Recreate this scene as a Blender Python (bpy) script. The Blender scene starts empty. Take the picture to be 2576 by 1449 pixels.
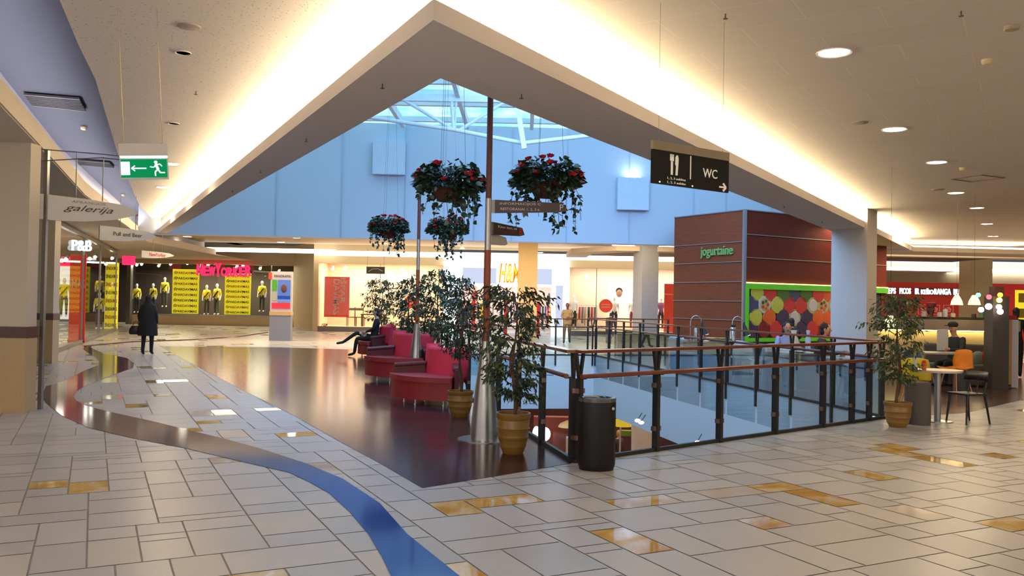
import bpy, bmesh, math, random
from mathutils import Vector, Matrix, Euler
from mathutils.geometry import tessellate_polygon
random.seed(7)
R = math.radians; PI = math.pi
scene = bpy.context.scene
col = scene.collection
V = Vector

# ---------------------------------------------------------------- camera
F = 2127.0
EYE = V((0, 0, 1.6))
CM = Euler((PI/2 + math.atan(35.5/F), 0, 0)).to_matrix() @ Matrix.Rotation(0.018, 3, 'Z')
cam_d = bpy.data.cameras.new('camera'); cam = bpy.data.objects.new('camera', cam_d); col.objects.link(cam)
cam.matrix_world = Matrix.Translation(EYE) @ CM.to_4x4()
cam_d.sensor_width = 36; cam_d.lens = 36*F/2576; cam_d.clip_end = 200; cam_d.clip_start = .05
scene.camera = cam

def ray(u, v): return CM @ V(((u-1288)/F, (724.5-v)/F, -1))
def P(u, v, z=0.0):                       # the point of the level z that lies in this direction
    d = ray(u, v); t = (z-EYE.z)/d.z; return EYE + d*t
def D(u, v, y):                           # the point at distance y
    d = ray(u, v); return EYE + d*(y/d.y)
def X(u, y, z=1.6):                       # x of a column at distance y
    p = D(u, 760 - (z-1.6)*F/y, y); return p.x

# ---------------------------------------------------------------- materials
def c8(r, g, b):
    f = lambda x: (x/255/12.92) if x/255 <= .04045 else ((x/255+.055)/1.055)**2.4
    return (f(r), f(g), f(b), 1)
_m = {}
def mat(name, rgb=(128,128,128), rough=.5, metal=0, noise=None, bump=None, em=None, spec=None, coat=None, stretch=None):
    if name in _m: return _m[name]
    m = bpy.data.materials.new(name); m.use_nodes = True; _m[name] = m
    nt = m.node_tree; b = nt.nodes['Principled BSDF']; L = nt.links
    c = c8(*rgb)
    b.inputs['Base Color'].default_value = c
    b.inputs['Roughness'].default_value = rough
    b.inputs['Metallic'].default_value = metal
    if spec is not None: b.inputs['Specular IOR Level'].default_value = spec
    if coat: b.inputs['Coat Weight'].default_value = coat[0]; b.inputs['Coat Roughness'].default_value = coat[1]
    if em: b.inputs['Emission Color'].default_value = c8(*em[0]); b.inputs['Emission Strength'].default_value = em[1]
    nz = noise or (6, .08)
    tc = nt.nodes.new('ShaderNodeTexCoord'); mp = nt.nodes.new('ShaderNodeMapping'); n = nt.nodes.new('ShaderNodeTexNoise')
    L.new(tc.outputs['Object'], mp.inputs['Vector']); L.new(mp.outputs[0], n.inputs['Vector'])
    if stretch: mp.inputs['Scale'].default_value = stretch
    n.inputs['Scale'].default_value = nz[0]; n.inputs['Detail'].default_value = 4
    mx = nt.nodes.new('ShaderNodeMix'); mx.data_type = 'RGBA'
    k = nz[1]
    mx.inputs[6].default_value = tuple(max(0, x*(1-k)) for x in c[:3])+(1,)
    mx.inputs[7].default_value = tuple(min(1, x*(1+k)) for x in c[:3])+(1,)
    L.new(n.outputs['Fac'], mx.inputs[0]); L.new(mx.outputs[2], b.inputs['Base Color'])
    if bump:
        bp = nt.nodes.new('ShaderNodeBump'); n2 = nt.nodes.new('ShaderNodeTexNoise')
        L.new(mp.outputs[0], n2.inputs['Vector']); n2.inputs['Scale'].default_value = bump[0]
        bp.inputs['Strength'].default_value = bump[1]; bp.inputs['Distance'].default_value = bump[2] if len(bump) > 2 else .01
        L.new(n2.outputs['Fac'], bp.inputs['Height']); L.new(bp.outputs[0], b.inputs['Normal'])
    return m
def emit(name, rgb, s):
    if name in _m: return _m[name]
    m = bpy.data.materials.new(name); m.use_nodes = True; _m[name] = m
    nt = m.node_tree; nt.nodes.clear(); o = nt.nodes.new('ShaderNodeOutputMaterial'); e = nt.nodes.new('ShaderNodeEmission')
    e.inputs[0].default_value = c8(*rgb); e.inputs[1].default_value = s
    nt.links.new(e.outputs[0], o.inputs[0]); return m
def glass(name, tint=(235,245,245), refl=.5, base=.04):
    if name in _m: return _m[name]
    m = bpy.data.materials.new(name); m.use_nodes = True; _m[name] = m
    nt = m.node_tree; nt.nodes.clear(); o = nt.nodes.new('ShaderNodeOutputMaterial')
    t = nt.nodes.new('ShaderNodeBsdfTransparent'); t.inputs[0].default_value = c8(*tint)
    g = nt.nodes.new('ShaderNodeBsdfGlossy'); g.inputs['Roughness'].default_value = .02
    lw = nt.nodes.new('ShaderNodeLayerWeight'); lw.inputs['Blend'].default_value = .25
    ma = nt.nodes.new('ShaderNodeMath'); ma.operation = 'MULTIPLY_ADD'; ma.inputs[1].default_value = refl; ma.inputs[2].default_value = base
    mx = nt.nodes.new('ShaderNodeMixShader')
    L = nt.links
    L.new(lw.outputs['Fresnel'], ma.inputs[0]); L.new(ma.outputs[0], mx.inputs[0]); L.new(t.outputs[0], mx.inputs[1]); L.new(g.outputs[0], mx.inputs[2]); L.new(mx.outputs[0], o.inputs[0])
    return m

# ---------------------------------------------------------------- mesh building
class MB:
    def __init__(s, T=None): s.v = []; s.f = []; s.m = []; s.s = []; s.T = T
    def add(s, vs, fs, mi=0, sm=False):
        k = len(s.v)
        for p in vs:
            p = V(p); s.v.append(s.T @ p if s.T else p)
        for f in fs: s.f.append([k+i for i in f]); s.m.append(mi); s.s.append(sm)
    def box(s, c, d, rz=0, mi=0, M=None, taper=1):
        x, y, z = d[0]/2, d[1]/2, d[2]/2; q = []
        for k in (-1, 1):
            t = taper if k > 0 else 1
            for a, b in ((-1,-1),(1,-1),(1,1),(-1,1)): q.append(V((a*x*t, b*y*t, k*z)))
        mm = Matrix.Translation(V(c)) @ (M.to_4x4() if M else Matrix.Rotation(rz, 4, 'Z'))
        s.add([mm @ p for p in q], [(3,2,1,0),(4,5,6,7),(0,1,5,4),(1,2,6,5),(2,3,7,6),(3,0,4,7)], mi)
    def bar(s, a, b, w, h, mi=0, up=(0,0,1)):          # a beam of w (sideways) by h (upwards) from a to b
        a, b = V(a), V(b); d = (b-a); l = d.length
        if l < 1e-6: return
        d = d/l; up = V(up)
        if abs(d.dot(up)) > .98: up = V((0,1,0))
        sx = d.cross(up).normalized(); uz = sx.cross(d)
        q = [p + sx*i*w/2 + uz*j*h/2 for p in (a, b) for i, j in ((-1,-1),(1,-1),(1,1),(-1,1))]
        s.add(q, [(3,2,1,0),(4,5,6,7),(0,1,5,4),(1,2,6,5),(2,3,7,6),(3,0,4,7)], mi)
    def cyl(s, a, b, r0, r1=None, n=12, mi=0, caps=True):
        r1 = r0 if r1 is None else r1
        a, b = V(a), V(b); d = (b-a).normalized(); up = V((0,0,1)) if abs(d.z) < .95 else V((1,0,0))
        sx = d.cross(up).normalized(); sy = sx.cross(d)
        q = [p + (sx*math.cos(2*PI*i/n)+sy*math.sin(2*PI*i/n))*r for p, r in ((a,r0),(b,r1)) for i in range(n)]
        s.add(q, [(i, (i+1)%n, n+(i+1)%n, n+i) for i in range(n)], mi, True)
        if caps: s.add(q, [tuple(reversed(range(n))), tuple(range(n, 2*n))], mi)
    def tube(s, pts, r, n=8, mi=0, radii=None, caps=True):
        pts = [V(p) for p in pts]; k0 = len(pts); rings = []
        d0 = (pts[1]-pts[0]).normalized(); up = V((0,0,1)) if abs(d0.z) < .95 else V((1,0,0))
        sx = d0.cross(up).normalized()
        for i, p in enumerate(pts):
            d = (pts[min(i+1,k0-1)]-pts[max(i-1,0)]).normalized()
            sx = (sx - d*sx.dot(d)).normalized(); sy = d.cross(sx); rr = radii[i] if radii else r
            rings += [p + (sx*math.cos(2*PI*j/n)+sy*math.sin(2*PI*j/n))*rr for j in range(n)]
        fs = [(i*n+j, i*n+(j+1)%n, (i+1)*n+(j+1)%n, (i+1)*n+j) for i in range(k0-1) for j in range(n)]
        s.add(rings, fs, mi, True)
        if caps: s.add(rings, [tuple(reversed(range(n))), tuple(range((k0-1)*n, k0*n))], mi)
    def lathe(s, prof, c=(0,0,0), n=24, mi=0, sx=1, sy=1, caps=True, jitter=None):
        q = []
        for r, z in prof:
            for i in range(n):
                a = 2*PI*i/n; q.append(V((c[0]+r*sx*math.cos(a), c[1]+r*sy*math.sin(a), c[2]+z)))
        k = len(prof)
        s.add(q, [(i*n+j, i*n+(j+1)%n, (i+1)*n+(j+1)%n, (i+1)*n+j) for i in range(k-1) for j in range(n)], mi, True)
        if caps:
            if prof[0][0] > 1e-4: s.add(q, [tuple(reversed(range(n)))], mi)
            if prof[-1][0] > 1e-4: s.add(q, [tuple(range((k-1)*n, k*n))], mi)
    def prism(s, pts, z0, z1, mi=0, mtop=None):
        n = len(pts); a = sum(pts[i][0]*pts[(i+1)%n][1]-pts[(i+1)%n][0]*pts[i][1] for i in range(n))
        if a < 0: pts = list(reversed(pts))
        q = [V((p[0], p[1], z0)) for p in pts]+[V((p[0], p[1], z1)) for p in pts]
        s.add(q, [tuple(reversed(range(n)))], mi); s.add(q, [tuple(range(n, 2*n))], mi if mtop is None else mtop)
        s.add(q, [(i, (i+1)%n, n+(i+1)%n, n+i) for i in range(n)], mi)
    def slab(s, loops, z, up=True, mi=0):                # level sheet with holes
        tri = tessellate_polygon([[V((p[0], p[1], 0)) for p in l] for l in loops])
        q = [V((p[0], p[1], z)) for l in loops for p in l]
        for t in tri:
            a, b, c = (q[i] for i in t)
            nz = (b-a).cross(c-a).z
            s.add([a, b, c], [(0,1,2) if (nz > 0) == up else (0,2,1)], mi)
    def wall(s, a, b, z0, z1, mi=0):
        s.add([(a[0],a[1],z0),(b[0],b[1],z0),(b[0],b[1],z1),(a[0],a[1],z1)], [(0,1,2,3)], mi)
    def quad(s, *p, mi=0): s.add(p, [tuple(range(len(p)))], mi)
    def ball(s, c, r, n=12, mi=0, M=None, k=8):
        if not hasattr(r, '__len__'): r = (r, r, r)
        q = []; fs = []
        for i in range(1, k):
            t = PI*i/k
            for j in range(n): q.append((r[0]*math.sin(t)*math.cos(2*PI*j/n), r[1]*math.sin(t)*math.sin(2*PI*j/n), -r[2]*math.cos(t)))
        q += [(0,0,-r[2]), (0,0,r[2])]; a, b = len(q)-2, len(q)-1
        for i in range(k-2): fs += [(i*n+j, i*n+(j+1)%n, (i+1)*n+(j+1)%n, (i+1)*n+j) for j in range(n)]
        fs += [(a, (j+1)%n, j) for j in range(n)]+[((k-2)*n+j, (k-2)*n+(j+1)%n, b) for j in range(n)]
        c = V(c); s.add([c + (M @ V(p) if M else V(p)) for p in q], fs, mi, True)
    def mesh(s, name, mats):
        me = bpy.data.meshes.new(name); me.from_pydata([tuple(p) for p in s.v], [], s.f)
        for m in (mats if isinstance(mats, (list, tuple)) else [mats]): me.materials.append(m)
        me.polygons.foreach_set('material_index', s.m); me.polygons.foreach_set('use_smooth', s.s)
        if any(s.s):
            try: me.set_sharp_from_angle(angle=R(50))
            except Exception: pass
        me.update(); return me
    def build(s, name, mats, parent=None, label=None, cat=None, group=None, kind=None):
        o = bpy.data.objects.new(name, s.mesh(name, mats)); col.objects.link(o)
        if parent: o.parent = parent
        return tag(o, label, cat, group, kind)
def tag(o, label=None, cat=None, group=None, kind=None):
    if label: o['label'] = label
    if cat: o['category'] = cat
    if group: o['group'] = group
    if kind: o['kind'] = kind
    return o
def thing(name, label, cat, loc=(0,0,0), rz=0, group=None):
    o = bpy.data.objects.new(name, None); col.objects.link(o); o.empty_display_size = .1
    o.location = loc; o.rotation_euler = (0,0,rz); return tag(o, label, cat, group)
def struct(mb, name, mats, label, cat='structure'): return mb.build(name, mats, None, label, cat, None, 'structure')
def dup(root, loc, rz, label, scale=None):
    r = root.copy(); col.objects.link(r); r.location = loc; r.rotation_euler = (0,0,rz); r['label'] = label
    if scale: r.scale = (scale,)*3
    for ch in list(root.children):
        c = ch.copy(); col.objects.link(c); c.parent = r
        for g in ch.children:
            d = g.copy(); col.objects.link(d); d.parent = c
    return r
def frame(o, xd, up=(0,0,1)):                             # local x along xd, local y up, local z out of the face
    x = V(xd).normalized(); y = V(up); y = (y-x*y.dot(x)).normalized(); z = x.cross(y)
    M = Matrix((x, y, z)).transposed().to_4x4(); M.translation = V(o); return M
def letters(mb, s, M, w, h, mi=0, depth=.01, shear=0, bold=0, keep=False):
    cu = bpy.data.curves.new('t', 'FONT'); cu.body = s; cu.extrude = depth/2; cu.align_x = 'CENTER'; cu.shear = shear; cu.offset = bold; cu.resolution_u = 3
    ob = bpy.data.objects.new('t', cu); me = bpy.data.meshes.new_from_object(ob)
    xs = [v.co.x for v in me.vertices]; ys = [v.co.y for v in me.vertices]
    if xs:
        cx, cy = (max(xs)+min(xs))/2, (max(ys)+min(ys))/2; kx, ky = w/(max(xs)-min(xs)), h/(max(ys)-min(ys))
        if keep: kx = ky = min(kx, ky)
        mb.add([M @ V(((v.co.x-cx)*kx, (v.co.y-cy)*ky, v.co.z)) for v in me.vertices], [tuple(p.vertices) for p in me.polygons], mi)
    bpy.data.objects.remove(ob); bpy.data.curves.remove(cu); bpy.data.meshes.remove(me)
def area(loc, size, power, rgb=(255,240,215), rot=(0,0,0), disk=False, sy=None, vis=True):
    l = bpy.data.lights.new('lamp', 'AREA'); l.energy = power; l.color = c8(*rgb)[:3]; l.size = size
    if disk: l.shape = 'DISK'
    elif sy: l.shape = 'RECTANGLE'; l.size_y = sy
    o = bpy.data.objects.new('lamp', l); col.objects.link(o); o.location = loc; o.rotation_euler = rot
    return o
# ================================================================ THE SETTING
# ---- floor materials
def brickmat(name, c1, c2, cm, w, h, rz, rough, mortar=.004, spec=.5, noise=.12, coat=None):
    m = mat(name, c1, rough, spec=spec, coat=coat); nt = m.node_tree; L = nt.links; b = nt.nodes['Principled BSDF']
    mp = [n for n in nt.nodes if n.type == 'MAPPING'][0]; mp.inputs['Rotation'].default_value = (0,0,rz)
    br = nt.nodes.new('ShaderNodeTexBrick'); br.inputs['Scale'].default_value = 1
    br.inputs['Color1'].default_value = c8(*c1); br.inputs['Color2'].default_value = c8(*c2); br.inputs['Mortar'].default_value = c8(*cm)
    br.inputs['Brick Width'].default_value = w; br.inputs['Row Height'].default_value = h; br.inputs['Mortar Size'].default_value = mortar
    n = [k for k in nt.nodes if k.type == 'TEX_NOISE'][0]
    mp2 = nt.nodes.new('ShaderNodeMapping'); mp2.inputs['Scale'].default_value = (1.5, 14, 1); mp2.inputs['Rotation'].default_value = (0,0,rz)
    L.new(mp.inputs['Vector'].links[0].from_socket, mp2.inputs['Vector']); L.new(mp2.outputs[0], n.inputs['Vector']); n.inputs['Scale'].default_value = 2
    L.new(mp.outputs[0], br.inputs['Vector'])
    mx = nt.nodes.new('ShaderNodeMix'); mx.data_type = 'RGBA'; mx.blend_type = 'MULTIPLY'; mx.inputs[0].default_value = 1
    rr = nt.nodes.new('ShaderNodeMapRange'); rr.inputs[3].default_value = 1-noise*2; rr.inputs[4].default_value = 1+noise
    L.new(n.outputs['Fac'], rr.inputs[0]); L.new(br.outputs['Color'], mx.inputs[6]); L.new(rr.outputs[0], mx.inputs[7]); L.new(mx.outputs[2], b.inputs['Base Color'])
    return m
ST = [mat('stone_tile_a', (178,176,176), .34, noise=(3,.05), spec=.4), mat('stone_tile_b', (170,169,170), .3, noise=(3,.06), spec=.4),
      mat('stone_tile_c', (181,177,172), .36, noise=(4,.05), spec=.4), None, mat('stone_tile_pale', (206,196,184), .1, noise=(3,.08))]
def onyx():
    m = mat('onyx_tile', (205,160,85), .06); nt = m.node_tree; L = nt.links
    n = [k for k in nt.nodes if k.type == 'TEX_NOISE'][0]; n.inputs['Scale'].default_value = 1.6; n.inputs['Distortion'].default_value = 2
    cr = nt.nodes.new('ShaderNodeValToRGB'); e = cr.color_ramp
    e.elements[0].position = .38; e.elements[0].color = c8(198,152,66); e.elements[1].position = .62; e.elements[1].color = c8(222,204,172)
    k = e.elements.new(.5); k.color = c8(212,178,104)
    L.new(n.outputs['Fac'], cr.inputs[0]); L.new(cr.outputs[0], nt.nodes['Principled BSDF'].inputs['Base Color']); return m
ST[3] = onyx()
grout = mat('grout', (154,149,143), .7)
wood_floor = brickmat('wood_floor', (78,46,46), (64,38,40), (44,28,30), 1.6, .12, R(-8), .16, .003, noise=.2, spec=.13)

# ---- the void in the floor: near corner, right corner, far right, far left
VA, VB, VC, VD = V((.65, 8.5)), V((5.5, 12.4)), V((2.55, 26)), V((-3.3, 25))
VOID = [VA, VB, VC, VD]
def cut_void(me_obj):
    bm = bmesh.new(); bm.from_mesh(me_obj.data)
    for i in range(4):
        a, b = VOID[i], VOID[(i+1)%4]; n = V((b.y-a.y, a.x-b.x, 0))
        bmesh.ops.bisect_plane(bm, geom=bm.verts[:]+bm.edges[:]+bm.faces[:], plane_co=(a.x, a.y, 0), plane_no=n)
    def inside(p):
        return all((VOID[(i+1)%4]-VOID[i]).cross(V((p.x, p.y))-VOID[i]) > 0 for i in range(4))
    bmesh.ops.delete(bm, geom=[f for f in bm.faces if inside(f.calc_center_median())], context='FACES')
    bm.to_mesh(me_obj.data); bm.free()
fl = MB()
fl.slab([[(-34,-3),(34,-3),(34,54),(-34,54)]], -.005, True, 5)
e1 = V((-.443,.896)); e2 = V((.896,.443)); rnd = random.Random(3); CELL = .15
used = set(); shapes = [(4,2),(4,3),(2,4),(2,3),(3,4),(4,2),(4,4),(2,4),(3,3),(4,1),(2,2)]
def seen(x, y):
    return -2 < y < 49 and -(.63*y+2.5) < x < .63*y+2.5 and y > 1.2
def tiles():
    jmax = 420
    for j in range(-60, jmax):
        for i in range(-230, 360):
            if (i, j) in used: continue
            c = e2*(i*CELL)+e1*(j*CELL)
            if not seen(c.x, c.y): continue
            far = c.y > 22
            w, h = rnd.choice(shapes)
            if any((i+k, j) in used for k in range(w)):
                w = next(k for k in range(1, w) if (i+k, j) in used)
            if w > 1 and (i+w, j) not in used and (i+w+1, j) in used: w += 1
            for a in range(w):
                for b in range(h): used.add((i+a, j+b))
            g = .006
            p0, p1 = i*CELL+g, (i+w)*CELL-g; q0, q1 = j*CELL+g, (j+h)*CELL-g
            r = rnd.random(); mi = 3 if (r < .15 and w > 1 and h > 1 and w*h <= 8) else (4 if .15 < r < .17 and w*h > 5 else rnd.choice((0,0,1,1,2)))
            fl.add([tuple(e2*a+e1*b)+(0,) for a, b in ((p0,q0),(p1,q0),(p1,q1),(p0,q1))], [(0,1,2,3)], mi)
tiles()
o = struct(fl, 'floor', ST+[grout], 'pale grey stone tile floor with scattered polished yellow onyx tiles', 'floor'); cut_void(o)

wd = [P(400,871), P(470,908), P(605,979), P(740,1046), P(866,1117), P(960,1168), P(1062,1228), P(1250,1198), V((VA.x-.02, VA.y-.02,0)), V((VD.x, VD.y, 0)), V((-3.6, 26.6, 0)), P(700,874)]
m = MB(); m.slab([[tuple(p[:2]) for p in wd]], .003, True)
o = struct(m, 'floor', wood_floor, 'glossy dark reddish brown plank floor around the red sofas', 'floor'); cut_void(o)
m = MB(); m.slab([[(VC.x,VC.y),(VB.x,VB.y),(7.2,13.3),(11.5,17.5),(16,22),(16,30),(4,30)]], .002, True)
o = struct(m, 'floor', brickmat('wood_floor_cafe', (92,66,58), (80,58,52), (58,40,36), 1.4, .14, R(30), .22), 'brown plank floor under the cafe tables', 'floor'); cut_void(o)

lo = [(1060,1650),(983,1449),(960,1401),(927,1345),(880,1289),(829,1242),(782,1215),(727,1189),(605,1161),(466,1128),(335,1103),(224,1077),(154,1045),(116,1014),(105,996),(116,972),(168,957),(209,934),(247,919),(249,908),(238,898),(220,887),(209,878),(213,870)]
hi = [(232,868),(229,875),(241,881),(259,889),(295,896),(319,901),(338,914),(335,926),(320,931),(277,946),(215,971),(191,986),(186,996),(191,1007),(210,1019),(261,1033),(387,1061),(559,1103),(652,1128),(769,1166),(862,1205),(955,1266),(1025,1345),(1155,1449),(1330,1600)]
m = MB(); m.slab([[tuple(P(*q)[:2]) for q in lo+hi]], .004, True)
sm = mat('blue_stream_tile', (52,78,160), .09, spec=.25)
nt = sm.node_tree; L = nt.links
sx_ = nt.nodes.new('ShaderNodeSeparateXYZ'); tc = nt.nodes.new('ShaderNodeTexCoord'); L.new(tc.outputs['Object'], sx_.inputs[0])
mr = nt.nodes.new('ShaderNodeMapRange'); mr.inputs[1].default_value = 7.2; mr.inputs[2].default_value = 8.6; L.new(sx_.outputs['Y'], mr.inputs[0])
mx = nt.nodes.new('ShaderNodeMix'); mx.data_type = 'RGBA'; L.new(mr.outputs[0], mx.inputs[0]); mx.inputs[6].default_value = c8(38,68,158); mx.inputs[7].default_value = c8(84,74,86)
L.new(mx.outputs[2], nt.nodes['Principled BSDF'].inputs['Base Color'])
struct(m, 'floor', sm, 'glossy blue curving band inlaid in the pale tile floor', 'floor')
# thin dark inlay line at the far end of the band
m = MB(); m.tube([P(213,872)+V((0,0,.002)), P(330,861)+V((0,0,.002)), P(480,856)+V((0,0,.002)), P(600,848)+V((0,0,.002)), P(674,837)+V((0,0,.002))], .035, 4)
struct(m, 'trim_1', mat('dark_inlay', (70,60,66), .2), 'thin dark inlay line across the far tiles', 'trim')

# ---- void sides and the storey below
white_f = mat('fascia_white', (236,236,238), .6, noise=(1,.02))
m = MB()
for i in range(4):
    a, b = VOID[i], VOID[(i+1)%4]
    m.wall(a, b, -1.62, -.005)
struct(m, 'wall_void', white_f, 'white slab edge around the opening in the floor', 'wall')
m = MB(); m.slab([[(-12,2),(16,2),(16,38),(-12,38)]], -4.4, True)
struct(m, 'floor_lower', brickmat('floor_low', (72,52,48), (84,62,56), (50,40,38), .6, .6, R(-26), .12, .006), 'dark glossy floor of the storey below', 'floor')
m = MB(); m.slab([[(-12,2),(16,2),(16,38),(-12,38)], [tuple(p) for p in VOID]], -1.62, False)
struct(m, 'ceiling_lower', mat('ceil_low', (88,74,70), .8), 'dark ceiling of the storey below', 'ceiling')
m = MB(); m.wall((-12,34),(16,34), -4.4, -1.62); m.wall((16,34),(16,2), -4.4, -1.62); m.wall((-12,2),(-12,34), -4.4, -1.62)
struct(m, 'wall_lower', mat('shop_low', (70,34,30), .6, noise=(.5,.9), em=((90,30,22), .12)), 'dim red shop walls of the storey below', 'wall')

# ---- ceilings
perf = mat('perforated_ceiling', (206,198,190), .8); nt = perf.node_tree; L = nt.links
vo = nt.nodes.new('ShaderNodeTexVoronoi'); vo.inputs['Scale'].default_value = 21
mp = [n for n in nt.nodes if n.type == 'MAPPING'][0]; L.new(mp.outputs[0], vo.inputs['Vector'])
mr = nt.nodes.new('ShaderNodeMapRange'); mr.inputs[1].default_value = .13; mr.inputs[2].default_value = .17; mr.inputs[3].default_value = .35; L.new(vo.outputs['Distance'], mr.inputs[0])
mx = nt.nodes.new('ShaderNodeMix'); mx.data_type = 'RGBA'; mx.blend_type = 'MULTIPLY'; mx.inputs[0].default_value = 1
mx.inputs[6].default_value = c8(212,204,196); L.new(mr.outputs[0], mx.inputs[7]); L.new(mx.outputs[2], nt.nodes['Principled BSDF'].inputs['Base Color'])
panel_c = brickmat('panel_ceiling', (218,209,196), (215,206,193), (230,220,206), 1.2, .6, R(32), .7, .006, noise=.02)
cream = mat('cream_plaster', (214,200,178), .75, noise=(2,.03)); soff = mat('soffit_plaster', (226,216,206), .8, noise=(1,.03))
ZS, ZF, ZC = 3.7, 3.86, 4.2
O1 = P(1090,50,ZS); OL = P(410,577,ZS); OR = P(2110,572,ZS); OR2 = P(2298,632,ZS)
I1 = P(1108,197,ZS); IL = P(430,582,ZS); IR = P(1960,530,ZS); IR2 = P(2240,640,ZS)
def ext(a, b, y): t = (y-a.y)/(b.y-a.y); return a+(b-a)*t
YB = 28.3                                                          # the blue back wall of the atrium
OLb, ILb = ext(O1, OL, YB+.5), ext(I1, IL, YB)
ORb = OR2.copy(); IRb = ext(I1, IR, YB)
def mix(a, b, t): return a+(b-a)*t
RO, RL, RR = mix(O1,I1,.34), mix(OLb,ILb,.55)+V((-.1,0,0)), mix(ORb, ext(I1,IR,ORb.y), .34)
print('SOFFIT', O1, OL, OR, OR2, 'IN', I1, IL, IR, IR2)
m = MB()
m.prism([O1, OLb, ILb, I1], ZS, ZF); m.prism([O1, I1, ext(I1,IR,ORb.y), ORb], ZS, ZF)
struct(m, 'ceiling_soffit', soff, 'lowered plaster soffit framing the skylight opening', 'ceiling')
m = MB()
m.prism([RO, RL, ILb, I1], ZF, 7.6); m.prism([RO, I1, ext(I1,IR,ORb.y), RR], ZF, 7.6)
struct(m, 'wall_atrium_side', mat('atrium_side', (205,200,190), .8), 'upstand wall behind the lit cove around the skylight', 'wall')
curve = [P(150,0,ZC), P(196,110,ZC), P(240,200,ZC), P(273,310,ZC), P(300,400,ZC), P(330,470,ZC), P(352,520,ZC), P(405,571,ZC), P(440,598,ZC)]
cb = curve[0]+(curve[0]-curve[2]).normalized()*12
lp = [(cb.x, cb.y)]+[tuple(p[:2]) for p in curve]+[(ILb.x+.3, YB+.2), tuple(RL[:2]), tuple(RO[:2]), (-1.2,-5)]
m = MB(); m.slab([lp], ZC, False)
struct(m, 'ceiling', perf, 'perforated acoustic ceiling left of the skylight', 'ceiling')
m = MB(); m.slab([[(-1.2,-5), tuple(RO[:2]), tuple(RR[:2]), (RR.x, 41), (40,41), (40,-5)]], ZC, False)
struct(m, 'ceiling', panel_c, 'beige metal panel ceiling right of the skylight', 'ceiling')
m = MB(); c9 = curve[-1]; m.slab([[(c9.x,c9.y), (c9.x-1.5,40.3), (RR.x,40.3), (RR.x, RR.y), (14, YB+1.8), (ILb.x-.5, YB+.3)]], ZC, False)
struct(m, 'ceiling', mat('slat_ceiling', (205,176,130), .6, noise=(1,.25), stretch=(.3,8,1)), 'warm slatted ceiling of the passage behind the atrium', 'ceiling')
m = MB()                                                             # upper grey blue ceiling at the left and over the far cove
m.slab([[(cb.x+.1,cb.y)]+[(p.x+.1,p.y) for p in curve]+[(c9.x-1,60),(-40,60),(-40,-5)]], 4.62, False); m.slab([[(-16,40),(40,40),(40,52),(-16,52)]], 4.62, False)
struct(m, 'ceiling_upper', mat('grey_blue_ceiling', (66,69,84), .8, noise=(2,.04)), 'raised grey blue ceiling band above the left shopfronts', 'ceiling')
m = MB()
for a, b in zip([cb]+curve[:-1], curve): m.wall(a, b, ZC, 4.62)
m.wall((curve[-1].x, 40.3), (40, 40.3), ZC, 4.62)
struct(m, 'trim_2', mat('ceiling_edge', (120,112,104), .8), 'edge of the lower ceiling', 'trim')
# left bulkhead with its cove
ZB = 3.63
E = [P(0,265,ZB), P(90,360,ZB), P(210,490,ZB), P(370,608,ZB)]
E = [E[0]+(E[0]-E[1]).normalized()*9]+E
m = MB(); far_e = V((E[-1].x-1.0, 44.6, 0))
edge = E+[V((E[-1].x-.6, 40.9, 0))]
ed2 = [p+V((-.5,-.1,0)) for p in edge]
m.prism([tuple(p[:2]) for p in edge]+[(edge[-1].x, 46.9), (-34,46.9),(-34,-4)], ZB, ZB+.03)
for a, b in zip(edge, edge[1:]): m.bar(V((a.x,a.y,ZB+.14)), V((b.x,b.y,ZB+.14)), .05, .26)
struct(m, 'ceiling_bulkhead', cream, 'lowered cream bulkhead above the left shopfronts', 'ceiling')
m = MB()
for a, b in zip(ed2, ed2[1:]): m.wall((a.x,a.y), (b.x,b.y), ZB+.03, 4.62)
struct(m, 'wall_left_upper', mat('cove_back', (190,190,196), .8), 'upstand behind the left cove light', 'wall')

# ---- blue lit wall at the back of the atrium
bw = mat('atrium_wall', (196,206,222), .7, noise=(1,.015))
m = MB(); m.prism([(ILb.x-1, YB), (14, YB+1.4), (14, YB+2), (ILb.x-1, YB+.6)], ZS-.02, 7.62)
struct(m, 'wall_back', bw, 'tall pale blue lit wall at the back of the atrium', 'wall')
m = MB()
for u in (700, 862, 1020, 1195, 1290, 1430, 1590, 1756, 1840, 1960):
    p = D(u, 450, YB+.3); yy = YB + (p.x-ILb.x)/(14-ILb.x+1)*1.4
    m.box((p.x, yy+.0, 5.6), (.02,.03,3.9))
struct(m, 'trim_3', mat('panel_seam', (186,198,216), .7), 'thin vertical panel seams on the atrium wall', 'trim')
# columns under the back wall, and the big one at the right
def column(u0, u1, y, z1, mats, label, rz=0, split=.3):
    a, b = X(u0, y), X(u1, y); w = b-a
    m = MB(); m.box(((a+b)/2, y+w/2, z1/2), (w*.92, w*.92, z1), rz=rz)
    return struct(m, 'column', mats, label, 'column')
column(1300, 1353, 33.5, 4.2, mat('cream_col', (206,178,128), .7), 'cream square column in the passage, behind the signpost')
column(1602, 1653, 32.5, 4.2, mat('grey_col', (150,156,168), .7), 'grey blue square column left of the wooden kiosk', rz=R(20))
cc = X(2165, 22.4); m = MB(); m.prism([(X(2108,22.2), 22.7), (X(2176,22.0), 21.9), (X(2221,22.2), 22.6), (X(2165,23.2), 23.6)], 0, ZC)
struct(m, 'column', mat('pale_col', (196,190,184), .75, noise=(3,.04)), 'big pale square column at the corner of the skylight, right of the wooden kiosk', 'column')
column(2440, 2500, 38.5, 4.2, mat('cream_col2', (206,186,148), .7), 'cream column in front of the far red shop wall')

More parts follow.
